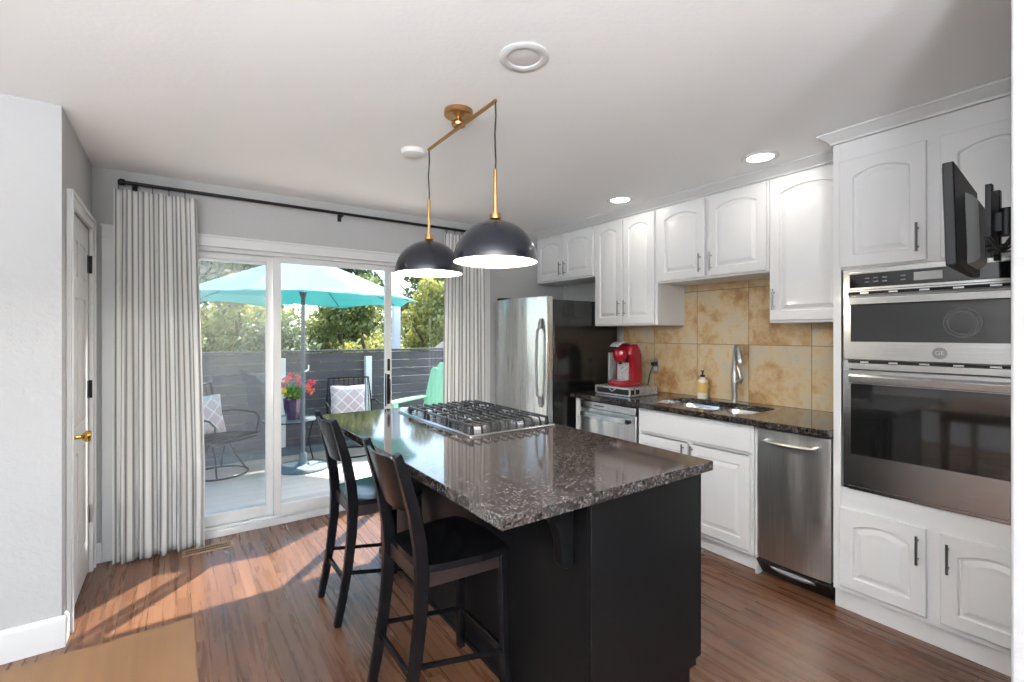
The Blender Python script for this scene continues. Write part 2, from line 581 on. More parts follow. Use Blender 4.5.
def tag(o, label, cat, group=None):
    o['label'] = label; o['category'] = cat
    if group: o['group'] = group
    return o
def thing(name, label, cat, loc=(0, 0, 0), rz=0, group=None):
    o = bpy.data.objects.new(name, None); COL.objects.link(o)
    o.empty_display_size = .05
    o.location = loc; o.rotation_euler = (0, 0, rz)
    return tag(o, label, cat, group)
def struct(o, label=None):
    o['kind'] = 'structure'
    if label: o['label'] = label
    return o
def dup(o, loc=None, rz=None, parent=None, label=None):
    c = o.copy(); COL.objects.link(c)
    if parent is not None: c.parent = parent
    if loc is not None: c.location = loc
    if rz is not None: c.rotation_euler = (0, 0, rz)
    if label: c['label'] = label
    for ch in [q for q in bpy.data.objects if q.parent == o]:
        dup(ch, parent=c)
    return c
def text_mesh(name, body, size, mat, parent, loc, rot, depth=.0006, label=None):
    cu = bpy.data.curves.new(name, 'FONT')
    cu.body = body; cu.size = size; cu.extrude = depth; cu.align_x = 'CENTER'; cu.align_y = 'CENTER'
    t = bpy.data.objects.new('tmp_text', cu); COL.objects.link(t)
    bpy.context.view_layer.update()
    me = bpy.data.meshes.new_from_object(t.evaluated_get(bpy.context.evaluated_depsgraph_get()))
    bpy.data.objects.remove(t)
    o = bpy.data.objects.new(name, me); COL.objects.link(o)
    me.materials.clear(); me.materials.append(mat)
    o.parent = parent; o.location = loc; o.rotation_euler = rot
    return o

# ================================================================ SETTING
CH = 2.44       # ceiling height
XL, XR = -.425, 3.40
YB = 3.86
DX0, DX1, DZ1 = -.32, 2.40, 2.02       # sliding door opening
struct(MB().box(-2.6, XR, -3.0, YB + .14, -.12, 0).build('floor', M['floor']), 'brown oak strip floor')
struct(MB().box(-2.74, XR + .14, -3.14, YB + .14, CH, CH + .12).build('ceiling', M['ceil']), 'white textured ceiling')
m = MB().box(XL - .12, DX0, YB, YB + .14, 0, CH).box(DX1, XR + .14, YB, YB + .14, 0, CH).box(DX0, DX1, YB, YB + .14, DZ1, CH)
struct(m.build('wall_back', M['wall']), 'light grey wall around the sliding door')
struct(MB().box(XR, XR + .14, -3.0, YB, 0, CH).build('wall_right', M['wall']))
# left wall: return face at y=2.92 and the short wall with the interior door
DY0, DY1, DDZ = 3.085, 3.735, 2.03
m = MB().box(XL - .12, XL, 2.92, DY0, 0, CH).box(XL - .12, XL, DY1, YB, 0, CH).box(XL - .12, XL, DY0, DY1, DDZ, CH)
struct(m.build('wall_left', M['wall']), 'short grey wall with the white panelled door')
struct(MB().box(-2.6, XL - .12, 2.92, 3.04, 0, CH).build('wall_left_return', M['wall']), 'grey textured wall face at far left')
struct(MB().box(-2.74, -2.6, -3.0, 3.04, 0, CH).build('wall_far_left', M['wall']))
m = MB().box(-2.6, XR, -3.14, -3.0, 0, .6).box(-2.6, XR, -3.14, -3.0, 2.2, CH).box(-2.6, -1.9, -3.14, -3.0, .6, 2.2).box(2.7, XR, -3.14, -3.0, .6, 2.2).box(.3, .5, -3.14, -3.0, .6, 2.2)  # unseen wall; its two window openings are added to let sky light in
struct(m.build('wall_front', M['wall']))
PX0 = 1.63
struct(MB().box(PX0, XR, .125, .238, 0, CH).build('wall_partition', M['wall'], bevel=.006), 'end of the textured partition at the right edge')

# baseboards
def base_poly(t=.014, h=.12):
    return [(0, 0), (t, 0), (t, h - .02), (t * .55, h - .006), (t * .3, h), (0, h)]
def baseboard_y(name, x, sgn, y0, y1):      # runs along y
    p = [(x + sgn * u, w_) for u, w_ in base_poly()]
    struct(MB().prism(p, 'y', y0, y1).build(name, M['trim']))
def baseboard_x(name, y, sgn, x0, x1, h=.12):
    p = [(y + sgn * u, w_) for u, w_ in base_poly(h=h)]
    m = MB().loft([[(x0, a, b) for a, b in p], [(x1, a, b) for a, b in p]])
    struct(m.build(name, M['trim']))
baseboard_x('baseboard_left_return', 2.92, -1, -2.6, XL + .014, .14)
baseboard_y('baseboard_left', XL, 1, 2.92, DY0 - .072)
baseboard_x('baseboard_back', YB, -1, XL, DX0 - .015)
baseboard_x('baseboard_back_right', YB, -1, DX1 + .06, XR)

# interior door (closed) with casing
m = MB()
cw = .065
for a, b in ((DY0 - cw, DY0), (DY1, DY1 + cw)):
    m.box(XL, XL + .018, a, b, 0, DDZ + cw); m.box(XL + .018, XL + .026, a if a > DY0 else a, b, 0, DDZ + cw) if 0 else None
m.box(XL, XL + .018, DY0, DY1, DDZ, DDZ + cw)
m.box(XL + .0182, XL + .026, DY0 - cw, DY0 - cw + .02, 0, DDZ + cw - .021).box(XL + .0182, XL + .026, DY1 + cw - .02, DY1 + cw, 0, DDZ + cw - .021).box(XL + .0182, XL + .026, DY0 - cw, DY1 + cw, DDZ + cw - .02, DDZ + cw)
struct(m.build('trim_1', M['trim'], bevel=.003), 'white door casing')
dr = MB()
dx = XL - .004
W_ = DY1 - DY0 - .006
def panel_slab(mb, plane, y0, y1, z0, z1, rows, th=.035, stile=.095):
    """door face towards +x at x=plane with recessed-raised rectangular panels"""
    mb.box(plane - th, plane - .006, y0, y1, z0, z1)
    cols = [(y0 + stile, (y0 + y1) / 2 - .03), ((y0 + y1) / 2 + .03, y1 - stile)]
    ys = [y0, cols[0][0], cols[0][1], cols[1][0], cols[1][1], y1]
    # stiles
    for a, b in ((ys[0], ys[1]), (ys[2], ys[3]), (ys[4], ys[5])): mb.box(plane - .006, plane, a, b, z0, z1)
    zz = [z0] + [q for r in rows for q in r] + [z1]
    for i in range(0, len(zz), 2):
        for a, b in cols: mb.box(plane - .006, plane, a, b, zz[i], zz[i + 1])
    for r in rows:
        for a, b in cols: 
            g = .022
            mb.loft([[(plane - .006, a + g * .4, r[0] + g * .4), (plane - .006, b - g * .4, r[0] + g * .4), (plane - .006, b - g * .4, r[1] - g * .4), (plane - .006, a + g * .4, r[1] - g * .4)],
                     [(plane - .001, a + g, r[0] + g), (plane - .001, b - g, r[0] + g), (plane - .001, b - g, r[1] - g), (plane - .001, a + g, r[1] - g)]])
panel_slab(dr, dx, DY0 + .003, DY1 - .003, .012, DDZ - .004, [(.22, .78), (.93, 1.60), (1.71, 1.90)])
door = struct(dr.build('door_1', M['trim'], bevel=.002), 'white panelled interior door with a brass knob')
k = MB()
kc = Vector((XL, 3.135, .90))
k.xf(Matrix())
prof = [(0, 0), (.030, .0), (.031, .006), (.022, .012), (.012, .018), (.010, .045), (.018, .052), (.027, .062), (.029, .072), (.024, .082), (.0, .086)]
kk = MB().lathe(prof, n=24)
kk.xf(Matrix.Translation((dx, 3.122, .905)) @ Matrix.Rotation(R(90), 4, 'Y'))
kk.build('door_knob', M['gold'], door)
for z in (.35, 1.085, 1.82):
    MB().box(dx + .0005, dx + .004, DY1 - .035, DY1 - .004, z - .05, z + .05).cyl((dx + .012, DY1 - .002, z - .052), (dx + .012, DY1 - .002, z + .052), .007, n=10).build('hinge', M['dark_metal'] if z > .8 else M['nickel'], door)

# ---------------------------------------------------------------- sliding glass door (three panels)
sl = MB()
y0f, y1f = 3.862, 3.99
sl.box(DX0, DX1, y0f, y1f, 0, .045)                                   # sill track
sl.box(DX0, DX1, 3.90, 3.915, .045, .06).box(DX0, DX1, 3.94, 3.95, .045, .06)
sl.box(DX0, DX0 + .04, y0f, y1f, .045, DZ1).box(DX1 - .04, DX1, y0f, y1f, .045, DZ1)
sl.box(DX0 + .04, DX1 - .04, y0f, y1f, DZ1 - .035, DZ1)
sdoor = struct(sl.build('door_2', M['trim'], bevel=.002), 'white sliding patio door of three glass panels')
def slider(name, x0, x1, yp, lab=None):
    z0, z1 = .062, DZ1 - .036
    st, rl = .052, .075
    f = MB().box(x0, x0 + st, yp, yp + .03, z0, z1).box(x1 - st, x1, yp, yp + .03, z0, z1).box(x0 + st, x1 - st, yp, yp + .03, z0, z0 + rl).box(x0 + st, x1 - st, yp, yp + .03, z1 - .042, z1)
    fo = f.build(name, M['trim'], sdoor, bevel=.003)
    if lab: fo['label'] = lab
    MB().box(x0 + st, x1 - st, yp + .012, yp + .017, z0 + rl, z1 - .042).build('glass_pane', M['glass'], fo)
    return fo
slider('door_panel', DX0 + .04, .59, 3.925)
p2 = slider('door_panel', .583, 1.485, 3.882)
slider('door_panel', 1.455, DX1 - .04, 3.925)
# handle and latch of the sliding panel
h = MB()
h.box(1.447, 1.472, 3.872, 3.882, .82, 1.07)
h.tube([(1.46, 3.872, .845), (1.46, 3.845, .86), (1.46, 3.840, .945), (1.46, 3.845, 1.03), (1.46, 3.872, 1.045)], .007)
h.box(1.432, 1.442, 3.876, 3.882, .80, 1.08)
h.build('door_handle', M['dark_metal'], p2, bevel=.002)
MB().box(1.452, 1.474, 3.874, 3.882, 1.10, 1.20).box(1.459, 1.467, 3.862, 3.874, 1.13, 1.17).build('latch', M['dark_metal'], p2, bevel=.002)
# insect screen outside the left panel
sc_ = MB().box(DX0 + .04, .06, 3.955, 3.975, .06, 1.95)
# header casing inside
m = MB().box(DX0 - .06, DX1 + .06, YB - .016, YB, DZ1 - .01, DZ1 + .07).box(DX0 - .06, DX0, YB - .016, YB, 0, DZ1 - .01).box(DX1, DX1 + .06, YB - .016, YB, 0, DZ1 - .01)
m.box(DX0 - .065, DX1 + .065, YB - .024, YB, DZ1 + .055, DZ1 + .07).box(DX0, DX1, YB - .024, YB, DZ1 - .01, DZ1 + .004)
struct(m.build('trim_2', M['trim'], bevel=.003), 'white casing around the sliding door')
sf = MB()
sx0, sx1 = DX0 + .045, .60
sf.box(sx0, sx0 + .025, 3.962, 3.978, .05, 1.95).box(sx1 - .025, sx1, 3.962, 3.978, .05, 1.95).box(sx0, sx1, 3.962, 3.978, .05, .075).box(sx0, sx1, 3.962, 3.978, 1.925, 1.95)
sfo = sf.build('screen_frame', M['trim'], sdoor)
MB().box(sx0 + .025, sx1 - .025, 3.969, 3.971, .075, 1.925).build('screen_mesh', M['screen'], sfo)

# tiled backsplash
BX = XR - .012
m = MB().box(BX, XR, 1.046, 2.998, .914, 1.48).box(BX, XR, 1.503, 2.352, 1.48, 1.80)
struct(m.build('trim_3', M['tile']), 'tan travertine tile backsplash')

# crown moulding along the wall cabinets and the tall unit
def crown_prof(h=.055, d=.075):
    return [(0, 0), (.008, 0), (.010, .010), (d * .45, h * .45), (d * .8, h * .72), (d * .86, h * .80), (d, h * .84), (d, h), (0, h)]
UX = 3.05       # face frame plane of the wall cabinets
TX = 2.775      # face frame plane of the tall unit
def crown_along_y(name, xface, y0, y1, zb, h, d, label, miter=False):
    p = crown_prof(h, d)
    r0 = [(xface - u, y0, zb + w_) for u, w_ in p]
    r1 = [(xface - u, y1 + (u if miter else 0), zb + w_) for u, w_ in p]
    rings = [r0, r1]
    if miter:
        rings.append([(3.05 - .0, y1 + u, zb + w_) for u, w_ in p])
    struct(MB().loft(rings).build(name, M['trim'], smooth=20), label)
crown_along_y('trim_4', UX - .002, 1.10, YB - .002, 2.385, CH - 2.386, .07, 'white crown moulding above the wall cabinets')
crown_along_y('trim_5', TX - .002, .24, 1.046, 2.385, CH - 2.386, .055, 'white crown moulding above the tall oven cabinet', True)

# floor vent
v = thing('floor_vent', 'bronze slotted floor vent in the floor below the left curtain', 'vent', (.17, 3.69, 0))
fr = MB().box(-.145, .145, -.052, -.036, .0, .006).box(-.145, .145, .036, .052, .0, .006).box(-.145, -.125, -.036, .036, 0, .006).box(.125, .145, -.036, .036, 0, .006)
fr.build('vent_frame', M['vent'], v, bevel=.001)
g = MB()
for i in range(19):
    x = -.118 + i * .0131
    g.box(x, x + .004, -.036, .036, .001, .002)
g.box(-.125, .125, -.003, .003, .001, .005)
g.build('vent_grille', M['vent'], v)
MB().box(-.125, .125, -.036, .036, .0, .0008).build('vent_opening', M['ventdark'], v)

# ================================================================ CABINETS
def arch_ring(w, h, ix, ibot, itop, rise, x, K=12):
    """outline in (y,z) of a door w x h, origin lower centre, at depth x (front is -x)"""
    pts = [(x, -w / 2 + ix, ibot), (x, w / 2 - ix, ibot)]
    hw = w / 2 - ix
    for i in range(K + 1):
        u = 1 - 2 * i / K
        pts.append((x, hw * u, h - itop - rise * (abs(u) ** 2.0)))
    return pts
def cab_door(name, w, h, parent, loc, handle=None, rise=.035, fr=.058, small=False):
    """raised-panel door; handle = (side, z) with side +1/-1 in y"""
    K = 12
    T = .02
    m = MB()
    e = .003
    rings = [arch_ring(w, h, 0, 0, 0, 0, 0), arch_ring(w, h, 0, 0, 0, 0, -T + e), arch_ring(w, h, e, e, e, 0, -T),
             arch_ring(w, h, fr, fr, fr, rise, -T), arch_ring(w, h, fr + .005, fr + .005, fr + .005, rise, -T + .009),
             arch_ring(w, h, fr + .013, fr + .013, fr + .013, rise, -T + .010),
             arch_ring(w, h, fr + .036, fr + .036, fr + .034, rise * .95, -T + .0015)]
    m.loft(rings)
    o = m.build(name, M['cab'], parent, smooth=18, loc=loc)
    if handle:
        s, z = handle
        hh = MB()
        y = s * (w / 2 - .028)
        hh.cyl((-T - .028, y, z - .065), (-T - .028, y, z + .065), .0055, n=10)
        for dz in (-.042, .042): hh.cyl((-T, y, z + dz), (-T - .028, y, z + dz), .0045, n=8)
        hh.build('handle', M['pull'], o)
    return o

def upper(name, label, y0, y1, z0, z1, doors, hz=.11, cat='cabinet'):
    t = thing(name, label, cat, (UX, (y0 + y1) / 2, z0), 0, 'white wall cabinets')
    D = XR - UX - .013
    W = y1 - y0 - .002
    H = z1 - z0
    c = MB().box(.018, D, -W / 2, W / 2, 0, H)
    c.build('carcass', M['cab'], t, bevel=.001)
    # face frame
    f = MB()
    f.box(0, .018, -W / 2, -W / 2 + .03, 0, H).box(0, .018, W / 2 - .03, W / 2, 0, H).box(0, .018, -W / 2 + .03, W / 2 - .03, 0, .03).box(0, .018, -W / 2 + .03, W / 2 - .03, H - .03, H)
    f.box(.004, .018, -W / 2 + .03, W / 2 - .03, .03, H - .03)
    f.build('face_frame', M['cab'], t, bevel=.001)
    for (a, b, s) in doors:
        yc = (a + b) / 2 - (y0 + y1) / 2
        cab_door('door', b - a, H - .03, t, (0, yc, .014), (s, hz))
    return t
upper('wall_cabinet', 'short white two-door wall cabinet above the refrigerator', 3.028, YB - .003, 1.925, 2.384, [(3.045, 3.435, 1), (3.445, 3.84, -1)], .10)
upper('wall_cabinet', 'tall narrow white two-door wall cabinet right of the refrigerator', 2.352, 3.027, 1.48, 2.384, [(2.375, 2.69, 1), (2.70, 3.012, -1)], .13)
upper('wall_cabinet', 'short white two-door wall cabinet above the sink', 1.504, 2.351, 1.80, 2.384, [(1.515, 1.915, 1), (1.945, 2.338, -1)], .10)
upper('wall_cabinet', 'tall white single-door wall cabinet beside the oven cabinet', 1.048, 1.503, 1.48, 2.384, [(1.06, 1.492, 1)], .13)
# cleat on the wall below the fridge cabinet
# tall oven cabinet
TY0, TY1 = .243, 1.044
t = thing('oven_cabinet', 'tall white cabinet housing the double wall oven', 'cabinet', (TX, (TY0 + TY1) / 2, 0))
W = TY1 - TY0
hw = W / 2
D = XR - TX - .002
OZ0, OZ1 = .63, 1.735
c = MB().box(.02, D, -hw, hw, .10, OZ0).box(.02, D, -hw, hw, OZ1, 2.384).box(.02, D, hw - .022, hw, OZ0, OZ1).box(.02, D, -hw, -hw + .022, OZ0, OZ1).box(D - .02, D, -hw + .022, hw - .022, OZ0, OZ1)
c.box(.04, D, -hw, hw, 0, .10)
c.build('carcass', M['cab'], t, bevel=.001)
f = MB().box(0, .02, hw - .035, hw, .10, 2.384).box(0, .02, -hw, -hw + .035, .10, 2.384).box(0, .02, -hw + .035, hw - .035, 2.27, 2.384).box(0, .02, -hw + .035, hw - .035, OZ1, 1.76)
f.box(0, .02, -hw + .035, hw - .035, .52, OZ0).box(0, .02, -hw + .035, hw - .035, .10, .14).box(0, .02, -.035, .035, .14, .52).box(0, .02, -.035, .035, 1.76, 2.27)
f.build('face_frame', M['cab'], t, bevel=.001)
MB().box(.025, .04, -hw, hw, 0, .098).build('toe_kick', M['cab'], t)
for zz, hh, hz in ((1.745, .54, .105), (.13, .40, .30)):
    cab_door('door', .342, hh, t, (0, .195, zz), (-1, hz), rise=.032 if hh > .5 else .03)
    cab_door('door', .342, hh, t, (0, -.195, zz), (1, hz), rise=.032 if hh > .5 else .03)

# double wall oven
OY = .6175
ov = thing('double_wall_oven', 'stainless double wall oven with microwave on top', 'oven', (TX, OY, OZ0))
OW = .755
g2 = OW / 2
z_ = lambda z: z - OZ0
MB().box(.0, .50, -g2 + .03, g2 - .03, .012, z_(1.725)).build('oven_body', M['greyplastic'], ov)
# outer trim flange
f = MB().box(-.012, -.001, g2 - .022, g2, 0.006, z_(1.732)).box(-.012, -.001, -g2, -g2 + .022, 0.006, z_(1.732)).box(-.012, -.001, -g2 + .022, g2 - .022, z_(1.716), z_(1.732)).box(-.012, -.001, -g2 + .022, g2 - .022, z_(.632), z_(.648))
f.build('trim_frame', M['steel'], ov, bevel=.001)
cp = MB().box(-.03, -.001, -g2 + .022, g2 - .022, z_(1.625), z_(1.716)).build('control_panel', M['steel'], ov, bevel=.003)
cg = MB().box(-.033, -.030, -g2 + .045, g2 - .035, z_(1.638), z_(1.706)).build('control_glass', M['glassdark'], cp, bevel=.002)
MB().box(-.0338, -.033, -.01, .09, z_(1.655), z_(1.692)).build('display', M['display'], cp)
for r in range(2):
    for q in range(5):
        if q == 3: continue
        MB().box(-.0336, -.033, .26 - q * .035, .278 - q * .035, z_(1.660 + r * .018), z_(1.666 + r * .018)).build('button', M['greyplastic'], cp)
def slots(za, zb, nm):
    s = MB()
    s.box(-.006, -.001, -g2 + .022, g2 - .022, z_(za), z_(zb))
    s.build(nm, M['blackplastic'], ov)
    for i in range(6):
        y = -g2 + .09 + i * .115
        MB().box(-.012, -.006, y - .018, y + .018, z_(za) + .002, z_(zb) - .002).build('louvre', M['steel'], ov)
slots(1.606, 1.618, 'vent_slot')
MB().box(-.030, -.001, -g2 + .022, g2 - .022, z_(1.6185), z_(1.6245)).build('trim_strip', M['steel'], ov)
def oven_door(name, za, zb, ga, gb, hz, lab=None):
    d = MB().box(-.032, -.001, -g2 + .006, g2 - .006, z_(za), z_(zb)).build(name, M['steel'], ov, bevel=.004)
    if lab: d['label'] = lab
    MB().box(-.0345, -.032, -g2 + .04, g2 - .04, z_(ga), z_(gb)).build('window', M['glassdark'], d, bevel=.002)
    b = MB()
    b.prism([(-.074, hz - .018), (-.060, hz - .021), (-.058, hz + .018), (-.066, hz + .021), (-.076, hz + .012)], 'y', -g2 + .045, g2 - .045)
    for y in (-g2 + .07, g2 - .07): b.box(-.060, -.032, y - .012, y + .012, hz - .010, hz + .010)
    b.build('handle', M['steel'], d, bevel=.001)
    return d
md = oven_door('microwave_door', 1.282, 1.598, 1.372, 1.552, z_(1.572))
od = oven_door('oven_door', .655, 1.232, .815, 1.165, z_(1.192))
slots(1.266, 1.278, 'vent_slot')
MB().box(-.030, -.001, -g2 + .022, g2 - .022, z_(1.238), z_(1.2655)).build('trim_strip', M['steel'], ov)
# microwave interior fan ring seen in the window
rg = MB()
for r_ in (.048, .062):
    rg.tube([(-.0350, -.075 + r_ * math.cos(a) * 1.0, z_(1.458) + r_ * math.sin(a)) for a in [2 * pi * i / 32 for i in range(32)]], .0012, 5, True)
rg.build('turntable_ring', M['greyplastic'], md)
bd = MB().lathe([(0, 0), (.024, 0), (.025, .002), (.021, .003), (.0205, .002), (0, .002)], n=28)
bd.xf(Matrix.Translation((-.032, .0, z_(1.325))) @ Matrix.Rotation(R(-90), 4, 'Y'))
bdo = bd.build('badge', M['greyplastic'], md)
text_mesh('badge_letters', 'GE', .026, M['nickel'], bdo, (-.0346, 0, z_(1.325)), (R(90), 0, R(-90)))

# ---------------------------------------------------------------- base run
BX0 = 2.775      # base face frame plane
t = thing('sink_base_cabinet', 'white sink base cabinet with false drawer and two doors', 'cabinet', (BX0, 1.885, 0))
hw = .425
D = XR - BX0 - .002
c = MB().box(.02, D, -hw, -hw + .018, .10, .874).box(.02, D, hw - .018, hw, .10, .874).box(.02, D, -hw + .018, hw - .018, .10, .12).box(D - .012, D, -hw + .018, hw - .018, .12, .874)
c.build('carcass', M['cabin'], t)
f = MB().box(0, .02, -hw, -hw + .03, .10, .874).box(0, .02, hw - .03, hw, .10, .874).box(0, .02, -hw + .03, hw - .03, .10, .13).box(0, .02, -hw + .03, hw - .03, .69, .72).box(0, .02, -hw + .03, hw - .03, .845, .874).box(0, .02, -.02, .02, .13, .69).box(.006, .02, -hw + .03, hw - .03, .72, .845)
f.build('face_frame', M['cab'], t, bevel=.001)
MB().box(.055, .07, -hw, hw, 0, .099).build('toe_kick', M['cab'], t)
dw_ = MB()
dw_.loft([[(0, -.412, .703), (0, .412, .703), (0, .412, .848), (0, -.412, .848)], [(-.012, -.412, .703), (-.012, .412, .703), (-.012, .412, .848), (-.012, -.412, .848)], [(-.02, -.402, .713), (-.02, .402, .713), (-.02, .402, .838), (-.02, -.402, .838)]])
dw_.build('drawer_front', M['cab'], t)
cab_door('door', .405, .555, t, (0, -.2075, .128), (1, .485), rise=0)
cab_door('door', .405, .555, t, (0, .2075, .128), (-1, .485), rise=0)

MB_end = MB().box(0, .62, -.022, .022, 0, .873)
tag(MB_end.build('end_panel', M['cab'], loc=(2.765, 2.950, 0), bevel=.001), 'white end panel closing the base run beside the refrigerator', 'cabinet panel')
tag(MB().box(0, .60, -.008, .008, 0, .873).build('filler_panel', M['cab'], loc=(2.785, 1.4475, 0), bevel=.001), 'narrow white filler strip between sink cabinet and trash compactor', 'cabinet panel')

# dishwasher
t = thing('dishwasher', 'stainless dishwasher with bar handle at the far end of the base run', 'dishwasher', (2.765, 2.62, 0))
MB().box(.035, .60, -.295, .295, .09, .868).box(.08, .60, -.28, .28, 0, .09).build('body', M['blackplastic'], t)
d = MB().box(0, .034, -.293, .293, .11, .80).build('door', M['steelw'], t, bevel=.004)
MB().box(-.004, .034, -.293, .293, .803, .862).build('control_strip', M['steel'], t, bevel=.004)
hb = MB()
pts = [(-.035 - .014 * (1 - (q / 8) ** 2), q / 8 * .255, .758) for q in range(-8, 9)]
hb.strip([(p[0], p[1], p[2]) for p in pts], .018, .001) if 0 else None
hb.loft([[(x - .010, y, z - .020), (x + .006, y, z - .020), (x + .006, y, z + .020), (x - .006, y, z + .020)] for x, y, z in pts])
for y in (-.235, .235): hb.box(-.036, .0, y - .015, y + .015, .745, .770)
hb.build('handle', M['steel'], d, bevel=.002)
MB().cyl((-.052, -.248, .758), (-.02, -.248, .758), .017, n=20).build('badge', M['blackplastic'], d)
MB().box(-.006, -.004, .03, .13, .829, .837).build('vent_slot', M['blackplastic'], t)

# trash compactor
t = thing('trash_compactor', 'narrow stainless trash compactor next to the oven cabinet', 'trash compactor', (2.765, 1.243, 0))
MB().box(.035, .60, -.190, .190, .10, .868).box(.10, .60, -.18, .18, 0, .10).build('body', M['blackplastic'], t)
g = MB(); rings = []
for k_ in range(13):
    y = -.191 + .382 * k_ / 12
    b_ = .012 * (1 - ((k_ - 6) / 6) ** 2)
    rings.append([(.034, y, .115), (-b_, y, .115), (-b_, y, .866), (.034, y, .866)])
g.loft(rings)
d = g.build('drawer_front', M['steelw'], t, bevel=.003, smooth=45)
hb = MB()
pts = [(-.052 - .010 * (1 - (q / 8) ** 2), q / 8 * .135, .805 - .004 * (1 - (q / 8) ** 2)) for q in range(-8, 9)]
hb.tube(pts, [.006 + .006 * (1 - abs(q / 8) ** 3) for q in range(-8, 9)], 12)
for y in (-.125, .125): hb.cyl((-.006, y, .806), (-.052, y, .805), .008, n=10)
hb.build('handle', M['nickel'], d)
pk = MB()
pk.prism([(-.02, .108), (.03, .112), (.095, .03), (.095, .008), (.06, .008)], 'y', -.188, .188)
po = pk.build('kick_plate', M['blackplastic'], t, bevel=.002)
rings = []
for k_ in range(11):
    u = (k_ - 5) / 5
    y = .115 * u
    e_ = .022 * (1 - u * u)
    rings.append([(.0, y, .100), (-.005 - e_, y, .085), (.010 - e_, y, .068), (.04, y, .062)])
MB().loft(rings).build('foot_pedal', M['greyplastic'], po)

# countertop with sink cut-out (shape built flat, extruded)
def rrect(x0, x1, y0, y1, r, n=6):
    pts = []
    for cx, cy, a0 in ((x1 - r, y0 + r, -90), (x1 - r, y1 - r, 0), (x0 + r, y1 - r, 90), (x0 + r, y0 + r, 180)):
        for i in range(n + 1):
            a = R(a0 + 90 * i / n)
            pts.append((cx + r * math.cos(a), cy + r * math.sin(a)))
    return pts
SX0, SX1, SY0, SY1 = 2.845, 3.255, 1.545, 2.245
def slab_with_holes(outer, holes, z0, z1):
    bm = bmesh.new()
    def loop(pts):
        vs = [bm.verts.new((x, y, z1)) for x, y in pts]
        return [bm.edges.new((vs[i], vs[(i + 1) % len(vs)])) for i in range(len(vs))]
    es = loop(outer)
    for h_ in holes: es += loop(h_)
    bmesh.ops.triangle_fill(bm, edges=es, use_beauty=True)
    r = bmesh.ops.extrude_face_region(bm, geom=list(bm.faces))
    bmesh.ops.translate(bm, vec=(0, 0, z0 - z1), verts=[q for q in r['geom'] if isinstance(q, bmesh.types.BMVert)])
    bmesh.ops.recalc_face_normals(bm, faces=bm.faces)
    mb = MB()
    bm.verts.index_update()
    mb.v = [tuple(q.co) for q in bm.verts]
    mb.f = [tuple(q.index for q in f_.verts) for f_ in bm.faces]
    bm.free()
    return mb
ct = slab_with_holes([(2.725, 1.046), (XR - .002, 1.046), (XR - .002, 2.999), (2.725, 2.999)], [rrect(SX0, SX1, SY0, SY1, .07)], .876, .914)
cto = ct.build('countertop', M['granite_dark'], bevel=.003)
tag(cto, 'long dark granite countertop along the right wall', 'countertop')

# sink
t = thing('kitchen_sink', 'stainless double bowl sink set under the granite', 'sink', ((SX0 + SX1) / 2, (SY0 + SY1) / 2, .914))
def bowl(y0, y1, nm):
    cx, cy = (SX0 + SX1) / 2, (SY0 + SY1) / 2
    rings = []
    for ins, z, r in ((-.018, -.040, .07), (.0, -.040, .07), (.006, -.060, .065), (.012, -.17, .06), (.035, -.195, .045), (.12, -.200, .03)):
        rings.append([(x - cx, y - cy, z) for x, y in rrect(SX0 + ins, SX1 - ins, y0 + ins, y1 - ins, r)])
    m = MB().loft(rings, cap=False)
    m.f.append(tuple(len(m.v) - 28 + i for i in range(28)))
    o = m.build(nm, M['steelb'], t, smooth=50)
    MB().lathe([(0, -.198), (.04, -.198), (.043, -.196), (.045, -.199)], (0, (y0 + y1) / 2 - cy, 0), n=20).build('drain', M['nickel'], o)
mid = (SY0 + SY1) / 2
bowl(SY0, mid - .012, 'basin')
bowl(mid + .012, SY1, 'basin')

# faucet
fc = thing('faucet', 'brushed nickel pull-down kitchen faucet behind the sink', 'faucet', (3.315, 1.882, .914))
MB().lathe([(0, 0), (.027, 0), (.028, .004), (.025, .010), (.0, .012)], n=24).build('base_plate', M['nickel'], fc)
b = MB().tube([(0, 0, .008), (0, 0, .05), (0, 0, .12), (0, 0, .17), (0, 0, .22)], [.020, .018, .022, .023, .017], 16)
b.build('body', M['nickel'], fc)
dd = Vector((-.55, -.83, 0)).normalized()
b = MB()
pts = [(0, .21), (0, .28), (.003, .34), (.014, .385), (.032, .408), (.050, .405), (.062, .385)]
b.tube([dd * a + Vector((0, 0, z)) for a, z in pts], [.016, .014, .0135, .0135, .0135, .014, .015], 14)
b.build('spout', M['nickel'], fc)
b = MB().tube([dd * a + Vector((0, 0, z)) for a, z in ((.060, .388), (.072, .355), (.080, .315), (.085, .285), (.086, .278))], [.014, .018, .022, .024, .021], 16)
b.build('spray_head', M['nickel'], fc)
b = MB().tube([(0, -.012, .155), (.0, -.035, .158), (-.01, -.052, .175), (-.015, -.045, .215), (-.012, -.03, .255)], [.017, .020, .015, .010, .008], 12)
b.build('lever', M['nickel'], fc)

# soap bottle
sb = thing('soap_dispenser', 'clear and amber soap bottle with black pump beside the sink', 'soap bottle', (3.315, 2.14, .914))
MB().lathe([(0, 0), (.038, 0), (.041, .006), (.041, .125), (.036, .145), (.018, .158), (.015, .165), (0, .165)], n=28).build('bottle', M['ceramic'], sb)
MB().lathe([(.0416, .045), (.0416, .125)], n=28).build('paper_label', M['label'], sb)
p = MB().lathe([(0, .165), (.017, .165), (.017, .180), (.006, .182), (.006, .205), (.012, .206), (.012, .214), (0, .215)], n=16)
p.tube([(0, 0, .210), (-.02, -.015, .211), (-.034, -.026, .203)], [.007, .006, .004], 8)
p.build('pump', M['blackplastic'], sb)

